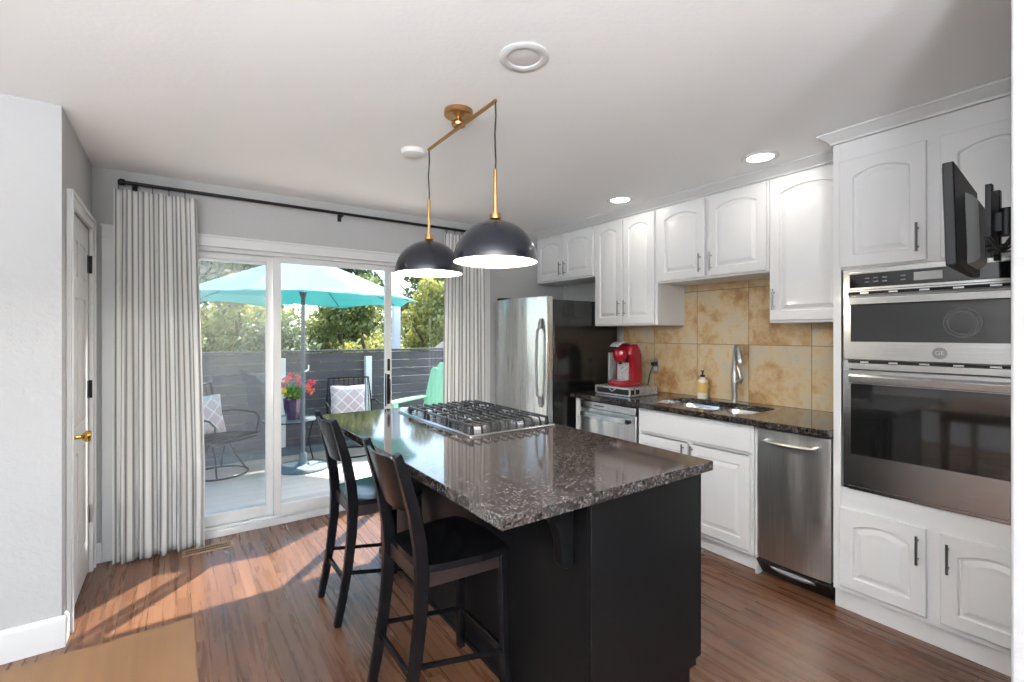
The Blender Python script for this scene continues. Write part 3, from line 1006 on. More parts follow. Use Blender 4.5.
# outlet with plug
ou = thing('wall_outlet', 'dark metal outlet plate with black plug on the tile', 'outlet', (BX, 2.635, 1.13))
MB().box(-.005, 0, -.037, .037, -.06, .06).build('plate', M['nickel'], ou, bevel=.002)
for z in (-.022, .022): MB().box(-.007, -.005, -.016, .016, z - .015, z + .015).build('socket', M['whiteplastic'] if z < 0 else M['blackplastic'], ou, bevel=.002)
tag(MB().box(-.042, -.0075, -.018, .018, .008, .036).tube([(-.03, 0, .012), (-.036, .02, -.03), (-.03, .045, -.08), (-.03, .06, -.16), (-.045, .075, -.195), (-.09, .09, -.205)], .004, 8).build('power_plug', M['cable'], loc=(BX, 2.635, 1.13)), 'black plug and cord of the coffee maker in the outlet', 'plug')

# pod drawer and coffee maker
pdx, pdy = 2.875, 2.665
t = thing('pod_drawer', 'low silver and black storage drawer under the coffee maker', 'drawer box', (pdx, pdy, .914))
MB().box(.004, .335, -.185, .185, .004, .014).box(.004, .335, -.185, .185, .062, .070).box(.30, .335, -.185, .185, .014, .062).box(.01, .30, .178, .185, .014, .062).box(.01, .30, -.185, -.178, .014, .062).build('shell', M['silver'], t, bevel=.002)
d = MB().box(.004, .28, -.172, .172, .016, .058).build('drawer', M['blackplastic'], t)
m = MB().box(-.004, .004, -.185, .185, .006, .013).box(-.004, .004, -.185, .185, .058, .068).box(-.004, .004, -.185, -.176, .013, .058).box(-.004, .004, .176, .185, .013, .058)
for s in (-1, 1):
    m.loft([[(-.004, s * .002, .038), (.002, s * .002, .038), (.002, s * .002, .031), (-.004, s * .002, .031)], [(-.004, s * .04, .062), (.002, s * .04, .062), (.002, s * .04, .054), (-.004, s * .04, .054)]])
m.build('trim', M['silver'], d)
for y in (-.09, -.03): 
    MB().box(.10 + y, .14 + y, -.1865, -.185, .020, .056).build('side_mark', M['blackplastic'], t)

km = thing('coffee_maker', 'red single-serve coffee maker standing on the silver drawer', 'coffee maker', (2.905, 2.665, .985))
def rbox(mb, x0, x1, y0, y1, z0, z1, r):
    mb.loft([[(x, y, z) for x, y in rrect(x0 + i, x1 - i, y0 + i, y1 - i, r, 5)] for i, z in ((.006, z0), (0, z0 + .006), (0, z1 - .008), (.008, z1))])
    return mb
m = rbox(MB(), 0, .24, -.095, .095, 0, .045, .045); m.build('drip_base', M['red'], km, smooth=50)
rings = []
for z, x0 in ((.045, .105), (.10, .105), (.20, .105), (.225, .09), (.26, .075), (.30, .085), (.325, .11), (.34, .14)):
    x1 = .24 - max(0, z - .25) * .35
    i = max(0, z - .29) * .45
    rings.append([(x, y, z) for x, y in rrect(x0, x1, -.10 + i, .10 - i, .04, 5)])
MB().loft(rings).build('body', M['red'], km, smooth=50)
m = MB().lathe([(0, .195), (.025, .195), (.040, .21), (.050, .235), (.052, .27), (.045, .295), (0, .30)], (.055, -.01, 0), n=24, sy=1.25)
m.build('brew_head', M['red'], km, smooth=50)
MB().lathe([(0, .178), (.013, .178), (.016, .195)], (.055, -.01, 0), n=14).build('nozzle', M['blackplastic'], km)
m = MB()
pts = [(.17, .325), (.13, .350), (.08, .358), (.03, .350), (-.005, .325)]
m.loft([[(x, -.048, z - .005), (x, .048, z - .005), (x, .048, z + .005), (x, -.048, z + .005)] for x, z in pts])
m.build('handle', M['silver'], km, bevel=.004)
rbox(MB(), .05, .21, .102, .128, .0, .27, .012).build('water_tank', M['tank'], km, smooth=50)
MB().box(.012, .09, -.055, .055, .0452, .048).build('drip_tray', M['silver'], km)
MB().box(.098, .1045, -.06, .06, .05, .19).build('back_splash', M['silver'], km)

# ---------------------------------------------------------------- refrigerator
FY0, FY1 = 3.03, 3.81
t = thing('refrigerator', 'stainless refrigerator with black sides beside the curtain', 'refrigerator', (2.485, (FY0 + FY1) / 2, 0))
hw = (FY1 - FY0) / 2
MB().box(.085, .85, -hw, hw, .03, 1.70).build('cabinet', M['fridge_side'], t, bevel=.004)
MB().box(.10, .80, -hw + .04, hw - .04, 0, .03).build('base_grille', M['blackplastic'], t)
def fdoor(nm, z0, z1):
    rings = []
    for k_ in range(17):
        u = (k_ - 8) / 8
        y = hw * u
        b_ = .045 * (1 - abs(u) ** 2.2)
        rings.append([(.075, y, z0), (-b_ + .010, y, z0), (-b_ + .010, y, z1), (.075, y, z1)])
    return MB().loft(rings).build(nm, M['steelf'], t, bevel=.004, smooth=45)
d1 = fdoor('door', .62, 1.725)
d2 = fdoor('freezer_drawer', .08, .605)
def fr_handle(par, pts, horizontal=False):
    m = MB()
    if not horizontal:
        m.loft([[(x - .010, -hw + .055 - wd, z), (x + .008, -hw + .055 - wd, z), (x + .008, -hw + .055 + wd, z), (x - .010, -hw + .055 + wd, z)] for x, z, wd in pts])
    else:
        m.loft([[(x - .010, y, .53 - .012), (x + .008, y, .53 - .012), (x + .008, y, .53 + .012), (x - .010, y, .53 + .012)] for x, y in pts])
    return m
m = fr_handle(d1, [(-.010, .80, .010), (-.018, .84, .019), (-.022, .88, .018), (-.046, .90, .010), (-.055, 1.00, .009), (-.058, 1.17, .009), (-.055, 1.34, .009), (-.046, 1.44, .010), (-.022, 1.46, .018), (-.018, 1.50, .019), (-.010, 1.54, .010)])
m.build('handle', M['greyplastic'], d1, bevel=.003, smooth=40)
m = fr_handle(d2, [(-.02, -.30), (-.055, -.29), (-.085, -.15), (-.090, 0), (-.085, .15), (-.055, .29), (-.02, .30)], True)
m.build('handle', M['greyplastic'], d2, bevel=.003)
MB().box(.02, .13, hw - .10, hw - .02, 1.725, 1.75).build('hinge_cover', M['blackplastic'], t, bevel=.004)
MB().cyl((.0, -hw + .04, .612), (-.012, -hw + .03, .612), .012, n=12).build('hinge_pin', M['nickel'], t)
bd = MB().cyl((-.012, hw - .13, 1.62), (-.018, hw - .13, 1.62), .016, n=20)
bd.build('badge', M['nickel'], d1)

# ================================================================ ISLAND
IX0, IX1, IY0, IY1 = .717, 1.715, 1.06, 3.05
bx0, bx1, by0, by1 = 1.085, 1.68, 1.09, 3.02
t = thing('kitchen_island', 'black kitchen island cabinet under the granite top', 'kitchen island', ((bx0 + bx1) / 2, (by0 + by1) / 2, 0))
cx, cy = t.location.x, t.location.y
b = MB().box(bx0 - cx, bx1 - cx, by0 + .022 - cy, by1 - cy, .10, .873).box(bx0 - cx, bx1 - .08 - cx, by0 + .022 - cy, by1 - cy, 0, .10)
b.build('body', M['island'], t, bevel=.001)
e = MB().prism([(bx0 - cx - .004, 0), (bx1 - .075 - cx, 0), (bx1 - .075 - cx, .125), (bx1 - .045 - cx, .150), (bx1 - .02 - cx, .150), (bx1 - .02 - cx, .873), (bx0 - cx - .004, .873)], 'y', by0 - cy, by0 + .020 - cy)
e.build('end_panel', M['island'], t, bevel=.002)
MB().box(bx1 - .018 - cx, bx1 - cx, by0 + .001 - cy, by0 + .02 - cy, .15, .873).build('corner_stile', M['island'], t, bevel=.001)
s_ = MB().box(bx0 - .010 - cx, bx0 - .0005 - cx, by0 + .03 - cy, by1 - cy, .0, .02)
s_.build('shoe_moulding', M['island'], t)
# cupboard doors on the cook side
yy = by0 + .04
for k_ in range(4):
    w4 = (by1 - by0 - .06) / 4
    o = cab_door('door', w4 - .012, .70, t, (bx1 - cx, yy + w4 * (k_ + .5) - cy, .145), (1 if k_ % 2 == 0 else -1, .58))
    o.data.materials[0] = M['island']
    o.rotation_euler = (0, 0, pi)
# corbels
def corbel(y):
    P = [(0, 0), (0, -.30)]
    P = [(bx0 - .0005, .873), (bx0 - .0005, .635), (bx0 - .022, .628), (bx0 - .042, .636), (bx0 - .048, .66)]
    for i in range(9):
        a = R(90 * i / 8)
        P.append((bx0 - .165 + .115 * math.cos(a), .69 + .145 * math.sin(a)))
    P += [(bx0 - .185, .848), (bx0 - .19, .873)]
    m = MB().loft([[(x - cx, y - .022 - cy, z) for x, z in P], [(x - cx, y + .022 - cy, z) for x, z in P]])
    m.build('corbel', M['island'], t, bevel=.003, smooth=40)
for y in (1.20, 2.05, 2.94): corbel(y)
# island top
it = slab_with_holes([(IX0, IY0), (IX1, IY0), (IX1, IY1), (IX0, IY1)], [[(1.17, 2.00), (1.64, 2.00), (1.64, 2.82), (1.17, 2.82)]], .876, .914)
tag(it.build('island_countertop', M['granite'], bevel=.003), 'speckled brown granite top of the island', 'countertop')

# cooktop
CX0, CX1, CY0, CY1 = 1.14, 1.675, 1.955, 2.865
ck = thing('gas_cooktop', 'stainless gas cooktop with black grates set in the island', 'cooktop', ((CX0 + CX1) / 2, (CY0 + CY1) / 2, .914))
a, b2 = (CX1 - CX0) / 2, (CY1 - CY0) / 2
tr = MB().loft([[(x, y, z) for x, y in rrect(-a + i, a - i, -b2 + i, b2 - i, .012, 3)] for i, z in ((0, .0005), (0, .006), (.006, .011), (.02, .011), (.026, .006))])
tr.build('tray', M['steel'], ck, smooth=40)
MB().box(-.23, .23, -.40, .40, -.03, -.001).build('burner_box', M['steel'], ck)
burn = [(-.13, -.29, .045), (.13, -.29, .038), (0, -.02, .06), (-.13, .22, .038), (.13, .22, .045)]
for bx_, by_, br_ in burn:
    o = MB().lathe([(0, .006), (br_, .006), (br_, .016), (br_ * .86, .020), (0, .020)], (bx_, by_, 0), n=24).build('burner', M['silver'], ck)
    MB().lathe([(0, .020), (br_ * .75, .020), (br_ * .75, .026), (0, .028)], (bx_, by_, 0), n=24).build('burner_cap', M['castiron'], o)
def grate(y0, y1):
    g = MB()
    zt = .052
    x0, x1 = -.235, .235
    bw = .006
    for x in (x0, x1): g.box(x - bw, x + bw, y0 + .01, y1 - .01, zt - .012, zt)
    nb = 9
    for i in range(1, nb):
        x = x0 + (x1 - x0) * i / nb
        pth = [(y0, .0075), (y0 + .003, .030), (y0 + .016, zt), (y1 - .016, zt), (y1 - .003, .030), (y1, .0075)]
        g.loft([[(x - .0055, y - .004, z_1 - .004 * (1 if 1 else 0) if 0 < q < 5 else z_1), (x + .0055, y - .004, z_1 - .004 if 0 < q < 5 else z_1), (x + .0055, y + .004, z_1 + .004 if 0 < q < 5 else z_1), (x - .0055, y + .004, z_1 + .004 if 0 < q < 5 else z_1)] for q, (y, z_1) in enumerate(pth)])
    ym = (y0 + y1) / 2
    g.box(x0, x1, ym - .0045, ym + .0045, zt - .012, zt)
    for x in (x0, x1):
        for y in (y0 + .012, y1 - .012):
            g.loft([[(x - .010, y - .008, .0065), (x + .010, y - .008, .0065), (x + .010, y + .008, .0065), (x - .010, y + .008, .0065)], [(x - .006, y - .006, zt), (x + .006, y - .006, zt), (x + .006, y + .006, zt), (x - .006, y + .006, zt)]])
    g.build('grate', M['castiron'], ck, bevel=.001, seg=1)
grate(-.425, -.170); grate(-.155, .095); grate(.110, .350)
for i in range(5):
    x = -.20 + i * .10
    k_ = MB().lathe([(0, .011), (.022, .011), (.021, .020), (.017, .030), (.015, .036), (0, .037)], (x, .405, 0), n=20)
    k_.box(x - .004, x + .004, .39, .42, .034, .044)
    k_.build('knob', M['blackplastic'], ck)

# ================================================================ BAR STOOLS
def make_stool(label):
    t = thing('bar_stool', label, 'bar stool', (.862, 1.705, 0), 0, 'black counter stools at the island')
    mt = M['black']
    leg = [(-.232, 0), (-.205, .13), (-.180, .28), (-.163, .43), (-.158, .56), (-.165, .66), (-.188, .79), (-.222, .91), (-.252, 1.0)]
    hx = [.016, .018, .020, .022, .024, .024, .022, .019, .013]
    for s in (-1, 1):
        MB().strip([(x, s * .160, z) for x, z in leg], hx, .0165).build('leg', mt, t, bevel=.004)
    for s in (-1, 1):
        MB().strip([(.185, s * .178, 0), (.180, s * .176, .28), (.175, s * .172, .555)], [.015, .017, .020], .017).build('leg', mt, t, bevel=.004)
    # backrest
    n = 14; rg = []
    for k_ in range(n + 1):
        u = -1 + 2 * k_ / n
        bow = .030 * (1 - u * u)
        zb = .775 + .020 * abs(u) ** 4
        zt = .985 - .004 * (1 - u * u) - .02 * abs(u) ** 10
        col = []
        for q in range(5):
            z = zb + (zt - zb) * q / 4
            xx = -.188 - (z - .79) * .31 - bow * .9
            col.append((xx - .006, z))
        ring = [(x, u * .146, z) for x, z in col] + [(x + .013, u * .146, z) for x, z in col[::-1]]
        rg.append(ring)
    MB().loft(rg).build('backrest', mt, t, bevel=.003, smooth=50)
    # saddle seat
    nx, ny = 14, 14
    top = []; bot = []
    for i in range(nx + 1):
        u = i / nx
        x = -.148 + .345 * u
        wv = .155 + .045 * min(1, u * 1.6) ** .7
        if u > .9: wv -= .012 * ((u - .9) / .1) ** 2
        for j in range(ny + 1):
            q = -1 + 2 * j / ny
            y = wv * q
            xx = x + .012 * (1 - q * q) * (1 if u > .5 else -1) * abs(u - .5) * 2
            dish = -.015 * math.exp(-((u - .42) / .28) ** 2) * (1 - abs(q) ** 3)
            pom = .006 * math.exp(-(q / .22) ** 2) * max(0, u - .45) * 2
            roll = -.010 * max(0, (u - .86) / .14) ** 2
            z = .592 + dish + pom + roll - .004 * abs(q) ** 8
            top.append((xx, y, z)); bot.append((xx, y, .563))
    m = MB(); W1 = ny + 1
    fs = []
    for i in range(nx):
        for j in range(ny):
            a_ = i * W1 + j
            fs.append((a_, a_ + W1, a_ + W1 + 1, a_ + 1))
            o_ = len(top)
            fs.append((o_ + a_, o_ + a_ + 1, o_ + a_ + W1 + 1, o_ + a_ + W1))
    per = [j for j in range(ny)] + [i * W1 + ny for i in range(nx)] + [nx * W1 + j for j in range(ny, 0, -1)] + [i * W1 for i in range(nx, 0, -1)]
    for a_, c_ in zip(per, per[1:] + per[:1]):
        fs.append((a_, c_, c_ + len(top), a_ + len(top)))
    m.add(top + bot, fs)
    m.build('seat', mt, t, smooth=50)
    ap = MB()
    for s in (-1, 1):
        ap.loft([[(-.14, s * .150 - .009, .508), (-.14, s * .150 + .009, .508), (-.14, s * .150 + .009, .5625), (-.14, s * .150 - .009, .5625)], [(.16, s * .172 - .009, .508), (.16, s * .172 + .009, .508), (.16, s * .172 + .009, .5625), (.16, s * .172 - .009, .5625)]])
    ap.box(.168, .186, -.156, .156, .508, .5625).box(-.158, -.140, -.144, .144, .508, .5625)
    ap.build('seat_rail', M['stoolrail'], t, bevel=.002)
    for s in (-1, 1):
        MB().tube([(-.185, s * .160, .245), (.176, s * .175, .175)], .010, 10).build('stretcher', mt, t)
    MB().box(.172, .190, -.162, .162, .16, .188).build('footrest', mt, t, bevel=.003)
    MB().box(-.202, -.186, -.144, .144, .195, .220).build('stretcher', mt, t, bevel=.003)
    return t
M['stoolrail'] = plain('dark_stained_rail', (.022, .014, .012), .3, coat=.3)
st0 = make_stool('black wooden stool nearest the camera, tucked under the island corner')
dup(st0, (.862, 2.51, 0), 0, label='black wooden stool farther away, nearer the sliding glass door')

# ================================================================ PENDANT
pl = thing('pendant_light', 'brass two-armed ceiling light with two navy dome shades over the island', 'pendant light', (1.062, 1.93, CH))
z = lambda q: q - CH
MB().lathe([(0, 0), (.066, 0), (.066, -.022), (.060, -.028), (0, -.030)], n=32).build('canopy', M['brass'], pl)
MB().cyl((0, 0, -.028), (0, 0, -.072), .010, n=12).lathe([(0, -.052), (.030, -.052), (.034, -.060), (.030, -.070), (0, -.072)], n=24).build('hub', M['brass'], pl)
MB().cyl((0, -.312, z(2.362)), (0, .317, z(2.362)), .0085, n=12).build('arm', M['brass'], pl)
def pendant(y, rimz):
    c_ = MB().tube([(0, y, z(2.358)), (.002, y, z(2.30)), (-.003, y, z(2.22)), (.002, y, z(2.12)), (0, y, z(rimz + .372))], .0035, 8)
    c_.build('cord', M['cable'], pl)
    MB().cyl((0, y, z(rimz + .19)), (0, y, z(rimz + .378)), .0075, n=12).build('stem', M['brass'], pl)
    MB().lathe([(0, .200), (.006, .200), (.022, .197), (.024, .186), (.024, .176), (.016, .172), (0, .170)], (0, y, z(rimz)), n=24).build('shade_cap', M['brass'], pl)
    Rr, Hh = .172, .168
    pr = [(Rr * math.cos(a_), Hh * math.sin(a_)) for a_ in [R(90 * i / 16) for i in range(16)]] + [(.012, Hh)]
    d_ = MB().lathe(pr, (0, y, z(rimz)), n=48).build('shade', M['dome'], pl, smooth=60)
    pi_ = [(r_ - .003 if r_ > .02 else r_, h_ * .975) for r_, h_ in pr]
    MB().lathe(pi_ + [], (0, y, z(rimz) + .0005), n=48).build('shade_lining', M['domein'], d_, smooth=60)
    MB().lathe([(Rr, 0), (Rr + .0008, -.001), (Rr - .003, -.001), (Rr - .003, .0015)], (0, y, z(rimz)), n=48).build('shade_rim', M['brass'], d_)
    s_ = MB().lathe([(0, .125), (.016, .125), (.018, .165), (0, .165)], (0, y, z(rimz)), n=16).build('socket', M['brass'], d_)
    MB().lathe([(0, .040), (.016, .044), (.028, .060), (.030, .078), (.020, .105), (.014, .125), (0, .125)], (0, y, z(rimz)), n=20).build('bulb', M['bulb'], s_)
    ld = bpy.data.lights.new('pendant_bulb_light', 'POINT'); ld.energy = PEND_W; ld.color = (1, .88, .72); ld.shadow_soft_size = .03
    lo = bpy.data.objects.new('pendant_bulb_light', ld); COL.objects.link(lo); lo.parent = pl; lo.location = (0, y, z(rimz) + .012)
pendant(-.310, 1.704); pendant(.315, 1.722)

# recessed lights
def downlight(x, y, label, group=None, on=True):
    t = thing('recessed_light', label, 'ceiling light', (x, y, CH), 0, group)
    MB().lathe([(.070, .0), (.098, .0), (.100, -.004), (.094, -.008), (.074, -.006), (.070, -.0005)], n=36).build('ring', M['trim'], t)
    MB().lathe([(0, -.003), (.070, -.003), (.070, -.0005)], n=36).build('lens', M['lens'], t)
    ld = bpy.data.lights.new('downlight_lamp', 'AREA'); ld.shape = 'DISK'; ld.size = .13; ld.energy = DOWN_W; ld.color = (1, .93, .83)
    lo = bpy.data.objects.new('downlight_lamp', ld); COL.objects.link(lo); lo.parent = t; lo.location = (0, 0, -.012)
downlight(2.775, 1.42, 'glowing recessed ceiling light nearer the oven cabinet')
downlight(2.775, 2.49, 'glowing recessed ceiling light nearer the refrigerator')
for x, y in ((.2, -.9), (1.3, -.9), (2.5, -.8)):
    downlight(x, y, 'recessed ceiling light behind the camera', 'recessed lights of the dining side')
# unseen bowls added behind the camera as fill light for ceiling and walls
for x, y in ((-2.0, -.3), (-1.4, -1.6), (-.1, -2.0), (-.6, -.9)):
    t = thing('added_fill_uplighter', 'white bowl uplighter added as unseen fill light behind the camera', 'pendant light', (x, y, CH), 0, 'added fill light bowls')
    MB().lathe([(0, 0), (.06, 0), (.06, -.02), (0, -.022)], n=24).cyl((0, 0, -.02), (0, 0, -.95), .005, n=8).build('stem', M['brass'], t)
    MB().lathe([(.24, -.85), (.23, -.89), (.18, -.94), (.10, -.97), (0, -.98), (0, -.972), (.10, -.962), (.175, -.93), (.222, -.885), (.232, -.85)], n=40).build('bowl', M['domein'], t, smooth=60)
    ld = bpy.data.lights.new('fill_bowl_lamp', 'AREA'); ld.shape = 'DISK'; ld.size = .42; ld.energy = FILL_UPLIGHT_W; ld.color = (.90, .96, 1)
    lo = bpy.data.objects.new('fill_bowl_lamp', ld); COL.objects.link(lo); lo.parent = t; lo.location = (0, 0, -.855); lo.rotation_euler = (pi, 0, 0)

# round ceiling speaker and smoke detector
t = thing('ceiling_speaker', 'round white ceiling ring fixture above the island corner', 'ceiling fixture', (1.055, 1.415, CH))
MB().lathe([(.060, -.0005), (.060, -.005), (.068, -.008), (.086, -.006), (.094, -.002), (.094, 0)], n=40).build('ring', M['trim'], t)
MB().lathe([(0, -.003), (.050, -.003), (.060, -.001)], n=40).build('disc', M['trim'], t)
t = thing('smoke_detector', 'flat round white smoke detector beyond the pendant light', 'smoke detector', (1.086, 2.50, CH))
MB().lathe([(0, -.026), (.045, -.026), (.062, -.022), (.068, -.012), (.070, 0)], n=36).build('cover', M['whiteplastic'], t)
MB().lathe([(.070, -.002), (.076, -.002), (.076, 0)], n=36).build('base', M['whiteplastic'], t)

# ================================================================ CURTAINS
RY, RZ = 3.765, 2.345
t = thing('curtain_rod', 'long black curtain rod over the sliding door', 'curtain rod', (1.0, RY, RZ))
MB().cyl((-1.262, 0, 0), (1.50, 0, 0), .011, n=14).build('rod', M['dark_metal'], t)
for x in (-1.262, 1.50):
    s = -1 if x < 0 else 1
    MB().lathe([(0, 0), (.016, 0), (.020, .008), (.020, .024), (.014, .032), (0, .033)], n=16).xf(Matrix.Translation((x, 0, 0)) @ Matrix.Rotation(R(90 * s), 4, 'Y')).build('finial', M['dark_metal'], t)
for x in (-1.22, .05, 1.45):
    MB().box(x - .006, x + .006, -.004, .093, -.022, -.012).box(x - .014, x + .014, .087, .0935, -.045, .03).tube([(x, .0, -.017), (x, -.012, -.010), (x, -.0165, .0)], .004, 6).build('bracket', M['dark_metal'], t)

def curtain(label, x0, x1, seed, folds, xt0=None, xt1=None, amp=.045):
    rnd = random.Random(seed)
    xt0 = x0 if xt0 is None else xt0; xt1 = x1 if xt1 is None else xt1
    t = thing('curtain', label, 'curtain', ((x0 + x1) / 2, RY, 0), 0, None)
    NX, NZ = folds * 16, 46
    ztop, zbot = 2.300, .006
    ph = [rnd.uniform(-.5, .5) for _ in range(folds + 2)]
    am = [rnd.uniform(.65, 1.25) for _ in range(folds + 2)]
    def shape(s, h):     # s 0..1 across, h 0 top .. 1 bottom
        k_ = s * folds
        i0 = min(int(k_), folds - 1); fr_ = k_ - i0
        a_ = am[i0] * (1 - fr_) + am[i0 + 1] * fr_
        p_ = ph[i0] * (1 - fr_) + ph[i0 + 1] * fr_
        xa = xt0 + (xt1 - xt0) * s; xb = x0 + (x1 - x0) * s
        x = xa + (xb - xa) * min(1, h * 1.3)
        amph = (.55 + .45 * min(1, h * 2.2)) * amp * a_
        ang = 2 * pi * k_ + p_ * (.3 + .7 * h) * 1.5
        x += .010 * math.sin(ang * 1.0 + .8) * h
        y = math.sin(ang) * amph + .010 * math.sin(ang * 2.3 + h * 2) * h - .006
        return x, y
    # arc length at mid height for the stripes
    us = [0]
    for i in range(1, NX + 1):
        a0 = shape((i - 1) / NX, .6); a1 = shape(i / NX, .6)
        us.append(us[-1] + math.hypot(a1[0] - a0[0], a1[1] - a0[1]))
    vs = []; fs = []; uv = []
    for j in range(NZ + 1):
        h_ = j / NZ
        zz = ztop + (zbot - ztop) * h_
        for i in range(NX + 1):
            x, y = shape(i / NX, h_)
            vs.append((x - (x0 + x1) / 2, y, zz)); uv.append((us[i], zz))
    for j in range(NZ):
        for i in range(NX):
            a_ = j * (NX + 1) + i
            fs.append((a_, a_ + 1, a_ + NX + 2, a_ + NX + 1))
    mb = MB(); mb.add(vs, fs)
    o = mb.build('fabric', M['curtain'], t, uvs=uv, smooth=80, solid=.0016)
    for i in range(folds):
        s = (i + .25) / folds
        x, y = shape(s, 0)
        x -= (x0 + x1) / 2
        MB().tube([(x, .019 * math.cos(a_), RZ - .007 + .019 * math.sin(a_)) for a_ in [2 * pi * q / 16 for q in range(16)]], .0022, 6, True).cyl((x, 0, RZ - .028), (x, y * .5, 2.298), .0025, n=6).build('ring', M['dark_metal'], t)
curtain('grey striped white curtain hanging left of the glass door beside the white door', -.325, .150, 3, 5, -.315, .105, .027)
curtain('grey striped white curtain hanging right of the glass door near the refrigerator', 1.905, 2.36, 8, 5, 1.93, 2.34, .027)

# ================================================================ DINING TABLE (corner at lower left)
t = thing('dining_table', 'light brown wooden dining table whose corner shows at bottom left', 'table', (-.60, .74, 0))
MB().box(-.65, .634, -.50, .594, .722, .75).build('tabletop', M['tabletop'], t, bevel=.003)
MB().box(-.56, .54, -.42, -.40, .64, .7215).box(-.56, .54, .49, .51, .64, .7215).box(-.56, -.54, -.40, .49, .64, .7215).box(.52, .54, -.40, .49, .64, .7215).build('apron', M['tabletop'], t)
for x in (-.53, .51):
    for y in (-.39, .48):
        MB().loft([[(x - r_, y - r_, z_z), (x + r_, y - r_, z_z), (x + r_, y + r_, z_z), (x - r_, y + r_, z_z)] for r_, z_z in ((.02, 0), (.03, .64), (.03, .7215))]).build('leg', M['tabletop'], t)

# ================================================================ TELEVISION on arm
tv = thing('television', 'small black flat television seen edge-on from behind, held on a wall arm', 'television', (1.975, .415, 1.625))
tv.rotation_euler = (R(-1.5), 0, R(4.5))
TW, TH = .52, .325
MB().box(0, TW, -.012, .016, 0, TH).build('bezel', M['blackplastic'], tv, bevel=.004)
MB().box(.012, TW - .012, .016, .018, .016, TH - .012).build('screen', M['glassdark'], tv)
rr = []
for i, y in ((0, -.0122), (.012, -.030), (.03, -.042)):
    rr.append([(x, y, zz) for x, zz in ((.20 + i, .02 + i * .6), (TW - .08 - i, .02 + i * .6), (TW - .08 - i, .265 - i), (.20 + i, .265 - i))])
MB().loft(rr).build('back_shell', M['shellgrey'], tv, bevel=.003)
mt = thing('television_mount', 'black swivel arm holding the television to the partition', 'wall mount', (2.235, .24, 1.78))
MB().box(-.05, .05, .12, .132, -.10, .10).box(-.075, -.045, .118, .134, -.12, .12).box(.045, .075, .118, .134, -.12, .12).build('head_plate', M['dark_metal'], mt, bevel=.002)
MB().cyl((0, .095, -.045), (0, .095, .045), .022, n=16).box(-.02, .02, .095, .12, -.03, .03).build('tilt_joint', M['dark_metal'], mt)
MB().box(.0, .16, .060, .085, -.028, .028).cyl((.16, .072, -.04), (.16, .072, .04), .018, n=14).build('arm', M['dark_metal'], mt, bevel=.002)
MB().box(.10, .20, .001, .012, -.09, .09).box(.14, .18, .012, .060, -.03, .03).build('wall_plate', M['dark_metal'], mt, bevel=.002)
cb = MB()
for k_ in range(6):
    q = random.Random(k_)
    x0 = -.08 + q.uniform(-.04, .03)
    pts = [(x0, .125, -.10 - .01 * k_), (x0 + .02, .095, -.135 - q.uniform(0, .02)), (x0 + .07, .07, -.12 + q.uniform(-.03, .03)), (x0 + .12, .05, -.09 + q.uniform(-.05, .05)), (x0 + .20, .03, -.10 + q.uniform(-.04, .04)), (x0 + .30, .012, -.13 + q.uniform(-.03, .03))]
    fine = []
    for i in range(len(pts) - 1):
        for s in range(5):
            f_ = s / 5; f2 = f_ * f_ * (3 - 2 * f_)
            fine.append(tuple(pts[i][c_] * (1 - f_) + pts[i + 1][c_] * f_ for c_ in range(2)) + (pts[i][2] * (1 - f2) + pts[i + 1][2] * f2,))
    cb.tube(fine + [pts[-1]], .0035, 6)
tag(cb.build('television_cables', M['cable'], loc=(2.22, .24, 1.83)), 'bundle of black cables looping behind the television', 'cables')

# ================================================================ OUTSIDE
GZ = -.06
struct(MB().box(-3.2, 6.5, YB + .141, 6.52, GZ - .08, GZ).build('deck_floor', M['deck']), 'pale board deck beyond the sliding door')
struct(MB().box(-40, 50, 6.6, 60, -2.7, -2.6).build('ground', M['lawn']))
fn = thing('deck_fence', 'dark grey horizontal board fence at the far side of the deck', 'fence', (1.3, 6.45, GZ))
m = MB()
for i in range(10):
    zz = .05 + i * .118
    m.box(-4.0, 4.5, -.012, .012, zz, zz + .110)
m.build('fence_boards', M['fence'], fn)
MB().box(-4.0, 4.5, -.04, .04, 1.232, 1.262).build('top_rail', M['fence'], fn)
for x in (-3.0, -1.4):
    MB().box(x - .045, x + .045, .014, .10, 0, 1.23).build('post', M['fence'], fn)
for x in (-.25, .82, 3.1):
    MB().box(x - .04, x + .04, -.10, -.014, 0, 1.17).build('post', M['whitewood'], fn, bevel=.003)['label'] = 'white post'
tag(MB().box(-3.2, 4.6, -.09, 0, 0, .085).build('deck_curb', M['umbbase'], loc=(1.0, 6.33, GZ)), 'pale grey low curb board along the foot of the fence', 'curb')
tag(MB().box(-.05, .05, -.05, .05, 0, 4.6).build('pergola_post', M['whitewood'], loc=(2.72, 6.9, -2.6)), 'tall white post rising beyond the fence right of the umbrella', 'post')

